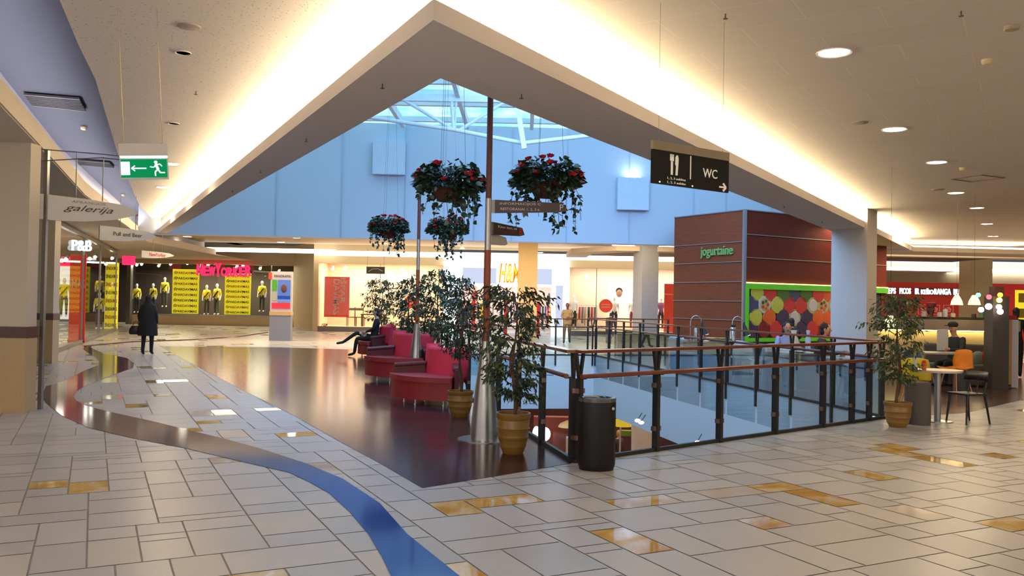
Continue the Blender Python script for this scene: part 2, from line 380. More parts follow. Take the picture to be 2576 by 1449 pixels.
# ---- pillars at the left
def pillar(x0, x1, y0, y1, top, label):
    m = MB(); m.box(((x0+x1)/2, (y0+y1)/2, (1.15+top)/2), (x1-x0, y1-y0, top-1.15)); m.box(((x0+x1)/2, (y0+y1)/2, .5), (x1-x0+.02, y1-y0+.02, 1.0), mi=1)
    m.box(((x0+x1)/2, (y0+y1)/2, 1.075), (x1-x0+.04, y1-y0+.04, .15), mi=2)
    struct(m, 'column', [mat('pillar_stone', (196,184,166), .55, noise=(60,.12)), mat('pillar_base', (176,150,112), .35, noise=(40,.1)), mat('pillar_band', (74,38,30), .3)], label, 'column')
xp = X(58, 11.3, .9)
pillar(xp-2.6, xp, 11.35, 11.6, ZB, 'broad beige stone pillar with a dark red band, nearest at the left edge')
pillar(X(76,19.4), X(134,19.4), 19.4, 19.65, ZB, 'second beige stone pillar with a dark red band, beside the shop glass')

# ---- left shopfront glass and its shop
GA, GB = V((-12.1, 22.2, 0)), V((-18.1, 38.7, 0)); gd = (GB-GA).normalized(); gn = V((gd.y, -gd.x, 0))
sg = glass('shop_glass', (236,240,236), .55, .05); steel = mat('brushed_steel', (150,148,144), .3, .8)
m = MB(); m.quad((GA.x,GA.y,.12), (GB.x,GB.y,.12), (GB.x,GB.y,3.5), (GA.x,GA.y,3.5))
for t in (.05, .35, .62, .98):
    p = mix(GA, GB, t); m.box((p.x,p.y,1.78), (.06,.06,3.4), rz=math.atan2(gd.y,gd.x), mi=1)
m.bar(GA+V((0,0,.06)), GB+V((0,0,.06)), .12, .12, 1); m.bar(GA+V((0,0,3.52)), GB+V((0,0,3.52)), .12, .1, 1)
struct(m, 'window_1', [sg, steel], 'long glass shopfront running away on the left', 'window')
m = MB(); m.quad((xp-.55,12.1,.1),(-11.1,19.4,.1),(-11.1,19.4,3.5),(xp-.55,12.1,3.5)); m.box((xp-.0,11.75,1.8),(.05,.06,3.6),mi=1); m.bar((xp-.55,12.1,.05),(-11.1,19.4,.05),.1,.1,1)
struct(m, 'window_2', [sg, steel], 'glass shopfront edge behind the nearest pillar', 'window')
m = MB()
inn = gn*-6
m.quad(GA+inn+V((-2,-6,0)), GB+inn, GB+inn+V((0,0,3.6)), GA+inn+V((-2,-6,3.6)))
m.quad(V((-34,47.6,0)), V((-34,-3,0)), V((-34,-3,3.6)), V((-34,47.6,3.6)))
struct(m, 'wall_left', mat('shop_wall_left', (150,128,104), .7, noise=(.7,.3)), 'beige back wall inside the left shop', 'wall')

# ---- far shop walls
YN, YH = 47.0, 41.5
xa, xb = X(330, YN), X(737, YN); xc, xd, xe = X(800, YH), X(1115, YH), X(1430, YH)
m = MB()
m.box(((xa+xb)/2, YN+.2, 3.95), (xb-xa+4, .4, 1.1)); m.box(((xa+xb)/2, YN+.15, .27), (xb-xa, .3, .54))
m.wall((xb, YN+.3), (xb, YN), 0, 4.4); m.wall((xb, YN), (xc-.25, YH+1.2), 0, 4.5); m.wall((xc-.25, YH+1.2), (xc-.25, YH), 0, 4.5); m.wall((xc-.25,YH),(xc,YH),0,4.5)
m.box(((xc+xd)/2, YH+.15, 3.75), (xd-xc, .3, .8)); m.box(((xe+18)/2, YH+.15, 3.75), (18-xe, .3, .8)); m.box(((xc+40)/2, YH+.15, 4.4), (40-xc, .3, .5))
struct(m, 'wall_far', mat('far_plaster', (198,178,140), .75, noise=(1,.05)), 'cream plaster wall around the far shopfronts', 'wall')
m = MB(); m.box(((xc+xd)/2, YH+.15, .12), (xd-xc, .3, .24)); m.box(((xe+22)/2, YH+.15, .12), (22-xe, .3, .24))
struct(m, 'baseboard_far', mat('plinth_steel', (120,112,106), .35, .5), 'grey metal plinth under the far shop windows', 'baseboard')
# shop interiors
m = MB(); m.wall((xa-5, YN+3), (xb+.4, YN+3), 0, 3.5); m.wall((xb,YN+3),(xb,YN+.3),0,3.5); m.slab([[(xa-5,YN),(xb,YN),(xb,YN+3),(xa-5,YN+3)]], 3.5, False); m.slab([[(xa,YN),(xb,YN),(xb,YN+3),(xa,YN+3)]], .54)
struct(m, 'wall_shop_dark', mat('shop_dark', (52,44,48), .7, noise=(.6,.2)), 'dark backdrop inside the clothes shop window with yellow posters', 'wall')
m = MB(); m.wall((xc, YH+2.2), (xd, YH+2.2), 0, 3.5); m.wall((xc,YH),(xc,YH+2.2),0,3.5); m.wall((xe, YH+2.2),(22,YH+2.2),0,3.5)
m.slab([[(xc,YH),(xd,YH),(xd,YH+2.2),(xc,YH+2.2)]], .25); m.slab([[(xe,YH),(22,YH),(22,YH+2.2),(xe,YH+2.2)]], .25)
m.slab([[(xc,YH),(xd,YH),(xd,YH+2.2),(xc,YH+2.2)]], 3.5, False); m.slab([[(xe,YH),(22,YH),(22,YH+2.2),(xe,YH+2.2)]], 3.5, False)
struct(m, 'wall_shop_cream', mat('shop_cream', (226,206,180), .7), 'cream backdrop inside the far shop windows', 'wall')
m = MB(); m.wall((xd-1, YH+9), (xe+1, YH+9), 0, 3.6); m.wall((xd,YH+.3),(xd-1,YH+9),0,3.6); m.wall((xe+1,YH+9),(xe,YH+.3),0,3.6); m.slab([[(xd,YH),(xe,YH),(xe+1,YH+9),(xd-1,YH+9)]],3.4,False)
struct(m, 'wall_shop_white', mat('shop_white', (226,206,200), .6), 'bright white interior behind the lit shop entrance', 'wall')
m = MB(); m.quad((xa,YN+.05,.54),(xb,YN+.05,.54),(xb,YN+.05,3.42),(xa,YN+.05,3.42)); m.box((X(500,YN),YN+.05,2),(.03,.04,2.9),mi=1); m.box((X(680,YN),YN+.05,2),(.04,.04,2.9),mi=1); m.box((X(325,YN-.1),YN-.1,1.7),(.22,.3,3.5),mi=1)
struct(m, 'window_3', [sg, steel], 'shop window of the clothes shop with yellow posters', 'window')
m = MB(); m.quad((xc,YH+.05,.25),(xd,YH+.05,.25),(xd,YH+.05,3.36),(xc,YH+.05,3.36)); m.quad((xe,YH+.05,.25),(22,YH+.05,.25),(22,YH+.05,3.36),(xe,YH+.05,3.36))
for u in (1255-300, 1500): m.box((X(u,YH),YH+.05,1.8),(.03,.04,3.1),mi=1)
struct(m, 'window_4', [sg, steel], 'wide shop windows either side of the bright white entrance', 'window')
# bright white entrance portal
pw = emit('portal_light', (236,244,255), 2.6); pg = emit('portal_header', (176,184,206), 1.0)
m = MB()
o0, o1 = X(1163, YH), X(1387, YH)
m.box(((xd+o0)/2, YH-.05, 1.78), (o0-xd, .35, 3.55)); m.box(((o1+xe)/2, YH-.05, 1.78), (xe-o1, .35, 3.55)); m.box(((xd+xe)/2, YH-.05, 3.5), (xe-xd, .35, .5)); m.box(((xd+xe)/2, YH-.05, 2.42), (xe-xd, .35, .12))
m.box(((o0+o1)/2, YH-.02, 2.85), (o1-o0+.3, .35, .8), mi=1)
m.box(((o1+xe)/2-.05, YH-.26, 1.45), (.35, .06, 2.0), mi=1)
struct(m, 'door_1', [pw, pg], 'bright white lit entrance portal of the fashion shop', 'door')
# red shop wall at the far right
yr = 43; xr0 = X(2224, yr)
m = MB(); m.wall((xr0-2, yr), (40, yr), 0, 2.98); m.box((30, yr-.05, 3.4), (28, .3, .85), mi=1)
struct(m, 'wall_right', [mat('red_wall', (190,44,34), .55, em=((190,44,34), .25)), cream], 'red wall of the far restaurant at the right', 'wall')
m = MB(); m.wall((34,-3),(34,54),0,4.3)
struct(m, 'wall_right_side', cream, 'far side wall of the food hall', 'wall')
# hung ceiling pieces on the right, far
m = MB()
fx = X(1440, 33.5); m.prism([(fx, 34.6), (fx+1.6, 32.6), (22, 33.2), (22, 33.6), (fx+2.2, 33.6), (fx+.9, 35.2), (fx+.9, 38), (fx, 38)], 3.66, 3.84)
m.prism([(OR2.x, OR2.y), (34, OR2.y+2.2), (34, OR2.y+3.4), (OR2.x-6, OR2.y+1.6)], ZS, ZF)
struct(m, 'ceiling_hung', cream, 'lowered ceiling frames with hidden lights near the far shops', 'ceiling')
m = MB(); m.slab([[(fx+1.2,33.5),(20,33.8),(20,38.5),(fx+.5,38.5)]], 3.78, False)
struct(m, 'ceiling_fabric', mat('brown_fabric', (120,96,78), .8, noise=(.4,.3)), 'brown hanging panel inside the far ceiling frame', 'ceiling')

# ================================================================ LIGHTS
tube_m = emit('cove_tube', (255,229,186), 38); tube_c = emit('cove_tube_cool', (240,240,255), 15); tube_f = emit('cove_far', (255,238,214), 5)
def cove(pts, off, z, m_, lab, w=.12):
    m = MB()
    for a, b in zip(pts, pts[1:]):
        a, b = V((a.x,a.y,z))+off, V((b.x,b.y,z))+off; m.bar(a, b, w, .04)
    t = thing('cove_light', lab, 'light', m.v[0]); t.location = (0,0,0)
    m.build('light_strip', m_, t)
cove([mix(O1,I1,.2), mix(OLb,ILb,.3)], V((0,0,0)), ZF+.03, tube_m, 'warm cove light hidden along the left side of the skylight soffit')
cove([mix(O1,I1,.2), mix(ORb,ext(I1,IR,ORb.y),.2)], V((0,0,0)), ZF+.03, tube_m, 'warm cove light hidden along the right side of the skylight soffit')
cove(E[:], V((-.22,0,0)), ZB+.08, tube_c, 'cool white cove light along the left bulkhead')
m = MB(); m.box(((X(455,41.6)+xc)/2+.3, 41.1, 3.9), (xc-X(455,41.6)+1.2, .1, .2)); 
m.box(((xc+15)/2, 40.6, 3.8), (15-xc, .1, .24))
t = thing('cove_light', 'long bright strip light above the far shopfronts', 'light'); m.build('light_strip', tube_f, t)
m = MB(); m.bar((X(405,41),44.5,4.0),(X(455,41.6)-.3,41.1,3.9),.1,.2)
t = thing('cove_light', 'short bright strip light at the far left corner', 'light'); m.build('light_strip', tube_f, t)
m = MB(); m.bar((OR2.x-5, OR2.y+1.3, ZF+.1), (34, OR2.y+3.0, ZF+.1), .3, .14)
t = thing('cove_light', 'wide bright strip light over the far cafe at the right', 'light'); m.build('light_strip', tube_f, t)
m = MB(); m.box(((xr0+38)/2, yr-.4, 3.62), (38-xr0, .1, .2))
t = thing('cove_light', 'bright strip light above the red restaurant wall', 'light'); m.build('light_strip', tube_f, t)
m = MB(); m.bar((fx+1.5, 33.1, 3.95), (20, 33.6, 3.95), .2, .12)
t = thing('cove_light', 'bright strip light above the hung ceiling frame behind the atrium', 'light'); m.build('light_strip', tube_f, t)

W = bpy.data.worlds.new('world'); scene.world = W; W.use_nodes = True
W.node_tree.nodes['Background'].inputs[0].default_value = c8(214,206,198); W.node_tree.nodes['Background'].inputs[1].default_value = 1.15
# added lamps hidden above the soffit, standing in for daylight on the back wall
area((1.0, 14, 7.4), 7, 1150, (150,195,255), (R(28),0,0), sy=9)
area((3, 21, 7.3), 8, 680, (150,195,255), (R(38),0,0), sy=4)
# added fill lamps brightening foreground, passage and cafe
area((-2.5, -1.5, 4.1), 6, 300, (255,246,238), (R(18),0,0), sy=3)
area((10.5, 3.5, 4.1), 6, 240, (255,226,184), (0,0,0), sy=6)
area((-9.5, 4, 3.5), 3, 120, (255,236,214), (0,0,0), sy=5)
area((-3, 30.6, 4.15), 18, 700, (255,222,176), (0,0,0), sy=2.5)
area((16, 27, 4.15), 12, 450, (255,226,184), (0,0,0), sy=2)
# shop interiors
area(((xa+xb)/2, YN+1.2, 3.45), xb-xa-1, 650, (255,236,200), (R(-10),0,0), sy=1)
area(((xc+xd)/2, YH+1.0, 3.45), xd-xc-1, 270, (255,230,200), (0,0,0), sy=1)
area(((xe+14)/2, YH+1.0, 3.45), 14-xe-1, 330, (255,242,230), (0,0,0), sy=1)
area(((xd+xe)/2, YH+4.5, 3.35), 6, 420, (255,240,232), (0,0,0), sy=6)
pp = mix(GA, GB, .5)+gn*-2.5
area((pp.x, pp.y, 3.5), 12, 260, (255,226,190), (0,0,math.atan2(gd.y,gd.x)), sy=2)
area((2, 24, -1.75), 8, 120, (255,214,180), (0,0,0), sy=6)
area((2.5, 30, -1.75), 10, 200, (255,205,170), (0,0,0), sy=4)
vs = scene.view_settings; vs.view_transform = 'Standard'; vs.look = 'None'; vs.exposure = .58; vs.gamma = 1
scene.cycles.use_denoising = True; scene.cycles.max_bounces = 6; scene.cycles.diffuse_bounces = 4; scene.cycles.glossy_bounces = 3; scene.cycles.transparent_max_bounces = 12
scene.cycles.sample_clamp_indirect = 4; scene.cycles.caustics_reflective = False; scene.cycles.caustics_refractive = False
# ================================================================ SKYLIGHT
wsteel = mat('white_steel', (222,228,236), .5)
def pane_mat():
    m = emit('skylight_pane', (140,208,236), 1.25); nt = m.node_tree; L = nt.links  # panes emit light themselves, in place of daylight through the glazing
    tc = nt.nodes.new('ShaderNodeTexCoord'); n = nt.nodes.new('ShaderNodeTexNoise'); n.inputs['Scale'].default_value = .9; n.inputs['Detail'].default_value = 6
    cr = nt.nodes.new('ShaderNodeValToRGB'); cr.color_ramp.elements[0].position = .35; cr.color_ramp.elements[0].color = c8(118,196,232); cr.color_ramp.elements[1].position = .7; cr.color_ramp.elements[1].color = c8(186,232,246)
    e = [k for k in nt.nodes if k.type == 'EMISSION'][0]
    L.new(tc.outputs['Object'], n.inputs[0]); L.new(n.outputs['Fac'], cr.inputs[0]); L.new(cr.outputs[0], e.inputs[0]); return m
m = MB(); m.slab([[(-14,19),(15,19),(15,YB+2),(-14,YB+2)]], 7.74, False)
struct(m, 'window_5', pane_mat(), 'pale blue glazed skylight over the atrium', 'window')
m = MB(); m.slab([[(-14,5),(15,5),(15,19),(-14,19)]], 7.74, False)
struct(m, 'ceiling_atrium', white_f, 'white roof strip beside the skylight', 'ceiling')
m = MB()
for y in (28.0, 25.7, 24.4, 23.1, 21.8, 20.5): m.box((0, y, 7.62), (30, .16, .16))
for x in (-8.1,-5.95,-3.8,-1.65,.5,2.65,4.8,7): m.bar((x-.06,19,7.58),(x+.06,28.3,7.5),.12,.24)
struct(m, 'trim_4', wsteel, 'white glazing bars under the skylight', 'trim')
t = thing('roof_truss', 'white steel truss spanning the skylight above the hanging baskets', 'truss', (0,24.2,0))
bc = [(-9,0,7.35),(-4.38,0,6.86),(-1.76,0,6.52),(.25,0,6.17),(2.35,0,6.45),(9,0,7.35)]
m = MB(); m.tube(bc, .06, 8); m.build('bottom_chord', wsteel, t)
m = MB(); m.bar((-9,0,7.42),(9,0,7.42),.14,.2); m.build('top_chord', wsteel, t)
for a, b, w in (((-1.76,0,6.52),(-1.84,0,7.4),.05),((-1.76,0,6.52),(-3.2,0,7.35),.05),((-1.6,0,6.5),(-.3,0,7.35),.05),((.25,0,6.17),(.0,0,7.4),.05),((2.35,0,6.45),(1.2,0,7.35),.05),((-1.72,0,6.5),(-1.7,0,7.4),.03)):
    m = MB(); m.cyl(a, b, w); m.build('strut', wsteel, t)
m = MB(); m.bar((.28,-.15,5.98),(.04,-.15,7.3),.14,.1); m.build('king_post', wsteel, t)
# wall boxes with an uplight
def wall_box(u0, u1, v0, v1, lit, label):
    a, b = D(u0, v1, YB+.5), D(u1, v0, YB+.5); w = b.x-a.x; h = b.z-a.z; c = (a+b)/2
    yy = YB+(c.x-ILb.x)/(15-ILb.x)*1.4
    t = thing('wall_uplight', label, 'light', (c.x, yy, c.z), math.atan2(1.4, 15-ILb.x))
    m = MB(); m.box((0,-.12,0),(w,.22,h)); m.build('housing', mat('uplight_box', (206,216,232), .6), t)
    if lit:
        m = MB(); m.lathe([(.0,0),(.3,.0),(.25,.03),(0,.05)], (0,-.12,h/2), 16, sy=.4); m.build('lamp', emit('uplight_lamp', (225,235,255), 5), t)
        area((c.x, yy-.2, c.z+h/2+.05), .25, 3, (225,235,255), (PI,0,0))
wall_box(940,1022,362,441,False,'plain white box on the blue wall, behind the left hanging baskets')
wall_box(1553,1634,446,526,True,'white box with a glowing lamp on top, on the blue wall')

# ================================================================ PLANTS
def leafmat(name, rgb): 
    m = mat(name, rgb, .45, noise=(3,.35)); return m
LG = [leafmat('ficus_leaf', (58,76,42)), leafmat('ficus_leaf_dark', (34,50,32)), leafmat('ficus_leaf_light', (96,104,52))]
bark = mat('bark', (92,66,48), .8, noise=(20,.3)); soil = mat('soil', (44,32,26), .95, noise=(30,.4), bump=(40,.6))
potm = mat('glazed_pot', (132,98,44), .4, noise=(7,.42), stretch=(.4,.4,9)); 
def leaf(mb, p, d, l, w, mi, rn, broad=False):
    d = d.normalized(); s = d.cross(V((rn.uniform(-1,1), rn.uniform(-1,1), rn.uniform(.2,1)))).normalized(); u = s.cross(d)
    a = p+d*l*.45+s*w/2-u*w*.12; b = p+d*l*.45-s*w/2-u*w*.12; c = p+d*l-V((0,0,l*.15))
    if broad:
        a2 = p+d*l*.15+s*w*.42; b2 = p+d*l*.15-s*w*.42
        mb.add([p,a2,a,c,b,b2], [(0,1,2,3),(0,3,4,5)], mi, True)
    else: mb.add([p,a,c,b], [(0,1,2),(0,2,3)], mi, True)
def ficus(label, loc, h, spread, n, seed, pr=.17, ph=.42, low=.3, lean=0, light=False, ls=1.0, bigpot=1):
    rn = random.Random(seed)
    t = thing('potted_ficus', label, 'plant', loc)
    m = MB(); prof = [(pr*.62,0),(pr*.68,.02),(pr*.8,ph*.17),(pr*.84,ph*.2),(pr*.83,ph*.23),(pr*.93,ph*.38),(pr*.97,ph*.41),(pr*.95,ph*.44),(pr*1.0,ph*.6),(pr*1.04,ph*.63),(pr*1.0,ph*.66),(pr*1.02,ph*.82),(pr*1.0,ph*.84),(pr*1.07,ph*.88),(pr*1.08,ph),(pr*.96,ph),(pr*.92,ph-.05)]
    m.lathe(prof, n=28, caps=False); m.lathe([(0,0),(pr*.62,0)], n=28); m.build('pot', potm, t)
    m = MB(); m.lathe([(pr*.94,ph-.05),(0,ph-.04)], n=20); m.build('soil', soil, t)
    tr = MB(); top = h; pts = [V((lean*(z/h)**1.5+.02*math.sin(z*5+seed), .02*math.cos(z*4), ph-.05+(z)*(top-ph-.05)/h)) for z in [h*k/8 for k in range(9)]]
    tr.tube(pts, .02, 6, radii=[.022-.016*k/8 for k in range(9)])
    tr.tube([p+V((.035*math.sin(i*1.3),.03*math.cos(i*1.3),0)) for i, p in enumerate(pts[:6])], .012, 5)
    fo = MB(); per = 0; nb = int(26*h/1.5)
    for k in range(nb):
        f = low+(1-low)*((k+.5)/nb); i = min(7, int(f*8)); base = mix(pts[i], pts[i+1], f*8-i)
        a = k*2.4+rn.uniform(-.5,.5); ln = spread*(.5+.5*math.sin(PI*min(1,(1.12-f)*1.1)))*rn.uniform(.55,1.05)
        dirn = V((math.cos(a), math.sin(a), rn.uniform(.35,.9)))
        tip = base+V((dirn.x*ln, dirn.y*ln, dirn.z*ln*.45)); mid = mix(base, tip, .5)+V((0,0,ln*.14))
        tr.tube([base, mid, tip, tip+V((dirn.x*.05,dirn.y*.05,-.09))], .004, 4, radii=[.006,.005,.003,.002])
        m_ = int(n*1.9/nb)
        for q in range(m_):
            s = rn.uniform(.25,1.08); b_ = mix(base, mid, s*2) if s < .5 else mix(mid, tip, s*2-1)
            b_ = b_+V((rn.gauss(0,.035), rn.gauss(0,.035), rn.gauss(0,.03)-.01))
            d_ = V((dirn.x*.6+rn.uniform(-.8,.8), dirn.y*.6+rn.uniform(-.8,.8), rn.uniform(-1.3,.15)))
            leaf(fo, b_, d_, rn.uniform(.055,.085)*ls, rn.uniform(.02,.032)*ls, (2 if rn.random()<.22 else 0) if light else rn.choice((0,1,1,0,2) if rn.random()<.3 else (0,1)), rn)
    tr.build('trunk', bark, t); fo.build('foliage', LG, t, kind=None)
    return t
ficus('young ficus in a ribbed yellow brown pot, nearest, before the metal signpost cone', P(1290,1140), 1.8, .47, 1000, 1, .17, .43, .12)
ficus('ficus in a brown ribbed pot between the red sofa and the metal signpost', P(1157,1048), 1.98, .38, 800, 2, .17, .36, .3)
ficus('ficus tree in a ribbed pot standing beyond the glass railing at the oval cafe table', P(2258,1074), 1.84, .42, 850, 5, .17, .34, .2, light=True)
ficus('tall ficus behind the back of the rear red sofa, right of the thin dark post', P(1098,976), 2.2, .42, 800, 3, .2, .4, .3, ls=1.25)
ficus('bushy ficus just left of the thin dark post behind the sofas', P(1026,931), 2.15, .42, 750, 4, .2, .4, .3, ls=1.3)
ficus('ficus behind the person sitting on the far red sofa', P(958,884), 2.25, .62, 900, 6, .2, .4, .25, ls=1.35)

LB = [leafmat('ivy_leaf', (50,78,52)), leafmat('ivy_leaf_dark', (30,48,34)), leafmat('ivy_leaf_pale', (92,116,92))]
redf = [mat('red_petal', (196,28,40), .5, noise=(8,.3)), mat('red_petal_dark', (132,16,28), .6)]
def basket(label, loc, top, r, seed):
    rn = random.Random(seed)
    t = thing('hanging_basket', label, 'hanging plant', loc)
    m = MB(); m.lathe([(0,-.2*r/.42),(r*.35,-.18),(r*.5,-.05),(r*.55,.02),(r*.5,.02)], n=18, caps=False); m.build('basket', mat('basket_liner', (84,44,30), .9, noise=(20,.3)), t)
    m = MB()
    for a in (0, 2.1, 4.2): m.cyl((r*.5*math.cos(a), r*.5*math.sin(a), .02), (.05*math.cos(a)*1.0, .05*math.sin(a), top), .0025, n=5)
    m.build('hanging_wire', mat('wire', (110,116,124), .4, .6), t)
    fo = MB(); fl_ = MB()
    for k in range(950):
        a = rn.uniform(0, 2*PI); e = rn.uniform(-.35, 1); s = rn.uniform(.6,1.0)
        p = V((r*s*math.cos(a)*math.sqrt(max(0,1-(e*.85)**2))*1.0, r*s*math.sin(a)*math.sqrt(max(0,1-(e*.85)**2)), r*.62*e*s+.04))
        leaf(fo, p, V((p.x, p.y, rn.uniform(-.5,.25)*r)), rn.uniform(.07,.11), rn.uniform(.055,.085), rn.choice((0,0,1,1,2)), rn, True)
    for k in range(26):
        a = rn.uniform(0, 2*PI); rr = r*rn.uniform(.45,1.05); ln = r*rn.uniform(.6,1.5) if math.cos(a) > -.2 or rn.random()<.4 else r*rn.uniform(.3,.9)
        pts = [V((rr*math.cos(a)*.8, rr*math.sin(a)*.8, -.02)), V((rr*math.cos(a), rr*math.sin(a), -ln*.35)), V((rr*math.cos(a)+rn.uniform(-.05,.05), rr*math.sin(a), -ln))]
        fo.tube(pts, .003, 4, mi=1)
        for q in range(int(ln*26)):
            s = rn.random()**.8; p = mix(pts[0],pts[1],s*2) if s < .5 else mix(pts[1],pts[2],s*2-1)
            leaf(fo, p, V((rn.uniform(-1,1), rn.uniform(-1,1), rn.uniform(-.9,.1))), rn.uniform(.05,.09), rn.uniform(.04,.07), rn.choice((0,1,1,2)), rn, True)
    fo.build('foliage', LB, t)
    for k in range(24):
        a = rn.uniform(0, 2*PI); e = rn.uniform(.0,1.0) if k < 20 else rn.uniform(-.2,.2); c = math.sqrt(max(0,1-(e*.9)**2))
        p = V((r*1.02*c*math.cos(a), r*1.02*c*math.sin(a), r*.66*e+.05))
        for q in range(7):
            b = q*.9; leaf(fl_, p, V((math.cos(b), math.sin(b), .5+rn.uniform(-.3,.6))), rn.uniform(.05,.075), .05, rn.choice((0,0,1)), rn, True)
        fl_.ball(p+V((0,0,.015)), .025, 6, 0, k=4)
    fl_.build('blossoms', redf, t)
basket('large hanging basket of red flowers left of the tall wooden post', D(1130,470,10.4), 4.2, .41, 11)
basket('large hanging basket of red flowers right of the tall wooden post', D(1375,460,10.4), 4.2, .42, 12)
basket('small far hanging basket of red flowers, left of the thin dark post', D(978,578,18.4), 4.2, .41, 13)
basket('small far hanging basket of red flowers, right of the thin dark post', D(1126,582,18.4), 4.2, .42, 14)

# ================================================================ SIGNPOSTS
pw_ = mat('post_wood', (150,68,34), .4, noise=(6,.25), stretch=(1,1,.2)); pwd = mat('post_wood_dark', (98,50,40), .4, noise=(6,.25), stretch=(1,1,.2)); pmet = mat('post_metal', (168,166,164), .28, .85, bump=(60,.05)); sbr = mat('sign_brown', (66,42,38), .4); swh = mat('sign_print', (214,206,198), .5); sgr = mat('sign_grey', (128,126,124), .35, .4)
def post(label, loc, top, signs, wl=.037):
    t = thing('signpost', label, 'signpost', loc)
    m = MB(); m.lathe([(.31,0),(.31,.012),(.05,.014)], n=32); m.build('base_plate', pmet, t)
    m = MB(); m.lathe([(.165,.012),(.150,.25),(.115,.6),(.07,.95),(.045,1.14)], n=28); m.build('cone', pmet, t)
    m = MB(); m.cyl((0,0,1.1),(0,0,2.2), wl*1.12, n=14); m.build('lower_pole', pw_, t)
    m = MB(); m.cyl((0,0,2.2),(0,0,2.8), wl*1.02, n=14); m.build('sleeve', pmet, t)
    m = MB(); m.cyl((0,0,2.8),(0,0,top), wl*.95, n=14); m.build('upper_pole', pwd, t)
    for z, l, h, ang, m_, lines in signs:
        x = V((math.cos(ang), math.sin(ang), 0)); M = frame(V((0,0,z))+x*.07, x)
        s = MB(M); s.prism([(0,-h/2),(l*.86,-h*.36),(l,-h*.22),(l*.92,h*.33),(0,h/2)], -.012, .012); s.box((-.02,0,0),(.05,h*.96,.034), mi=1)
        o = s.build('finger_sign', [m_, sgr], t)
        for txt, cx, cy, w_, hh, mi in lines:
            q = MB(); letters(q, txt, M @ Matrix.Translation((cx, cy, .014)), w_, hh, mi, .004)
            q.build('lettering', [swh, mat('sign_red', (190,50,44), .5)], o)
post('tall signpost with wooden pole and wide metal cone base, nearest, right of the red sofas', P(1218,1106),
     6.2, [(2.71,.86,.155,R(0),sbr,[('INFORMACIJOS C',.3,.03,.48,.035,0),('RESTORANAI 1, 2, 3 a.',.3,-.03,.46,.035,0),('P',.78,.0,.04,.07,0)]),
         (2.46,.62,.15,R(52),sbr,[('Kino teatras',.28,.03,.36,.03,0),('B',.54,0,.06,.08,1)]), (2.34,.5,.14,R(68),sgr,[])])
post('thin dark signpost with a metal sleeve, further back behind the red sofas', D(1046,962,16.6)*1.0 - V((0,0,D(1046,962,16.6).z)), 3.68, [], .034)

# ================================================================ RAILINGS
rdark = mat('rail_steel', (52,50,50), .45, .4); rwood = mat('rail_wood', (112,52,32), .3, noise=(5,.2), coat=(.4,.15)); rgl = glass('rail_glass', (226,238,240), .35, .03); rgf = glass('rail_glass_far', (196,220,226), .35, .03); clampm = mat('clamp', (150,120,104), .3, .7)
def railing(label, a, b, ts, inn, near=True, endp=(0,1)):
    a = V((a[0],a[1],0)); b = V((b[0],b[1],0)); d = (b-a); L_ = d.length; d = d/L_; n = V((d.y,-d.x,0))*inn    # n: towards the walkway
    t = thing('glass_railing', label, 'railing', a)
    m = MB(); m.bar(n*.03+V((0,0,1.115)), d*L_+n*.03+V((0,0,1.115)), .12, .03); m.build('handrail', rwood, t)
    m = MB(); m.cyl(n*.09+V((0,0,.87)), d*L_+n*.09+V((0,0,.87)), .024, n=10); m.build('middle_rail', rwood, t)
    m = MB(); m.bar(n*-.0+V((0,0,.02)), d*L_+V((0,0,.02)), .04, .04); m.build('kerb', rdark, t)
    for s in ts:
        p = d*s; m = MB()
        m.bar(p+V((0,0,-.62 if not near else -.3)), p+V((0,0,.84)), .035, .07) if abs(d.x)<0 else m.box(p+V((0,0,.27)), (.045,.075,1.14), rz=math.atan2(d.y,d.x))
        m.bar(p+V((0,0,.8)), p+n*.0+d*.05+V((0,0,1.1)), .03, .028, up=d); m.bar(p+V((0,0,.8)), p-d*.05+V((0,0,1.1)), .03, .028, up=d)
        m.bar(p+V((0,0,.85)), p+n*.09+V((0,0,.85)), .03, .02)
        o = m.build('post', rdark, t)
        for z in (.25,.72) if near else ():
            q = MB(); q.box(p+V((0,0,z)), (.11,.05,.05), rz=math.atan2(d.y,d.x)); q.build('clamp', clampm, o)
    st = sorted(set([0]+list(ts)+[L_]))
    for s0, s1 in zip(st, st[1:]):
        if s1-s0 < .3: continue
        p0, p1 = d*(s0+.04), d*(s1-.04); m = MB(); z0 = -.05 if near else -.62
        m.quad(p0+V((0,0,z0)), p1+V((0,0,z0)), p1+V((0,0,.83)), p0+V((0,0,.83))); m.build('glass_panel', rgl if near else rgf, t)
    return t
railing('near glass railing with wooden handrail running right from the black litter bin', VA, VB, [.06,1.22,2.33,3.45,4.54,5.28,5.75], 1)
Lad = (VD-VA).length
railing('glass railing with wooden handrail running back from the corner past the ficus pots', VD, VA, [Lad-.06-1.15*k for k in range(15)], 1)
railing('far glass railing in front of the passage, behind the signpost', VC, VD, [.05+1.16*k for k in range(6)], 1, False)
Lbc = (VC-VB).length
railing('glass railing on the cafe side of the opening, below the fruit picture', VB, VC, [.1+1.24*k for k in range(12)], 1, False)
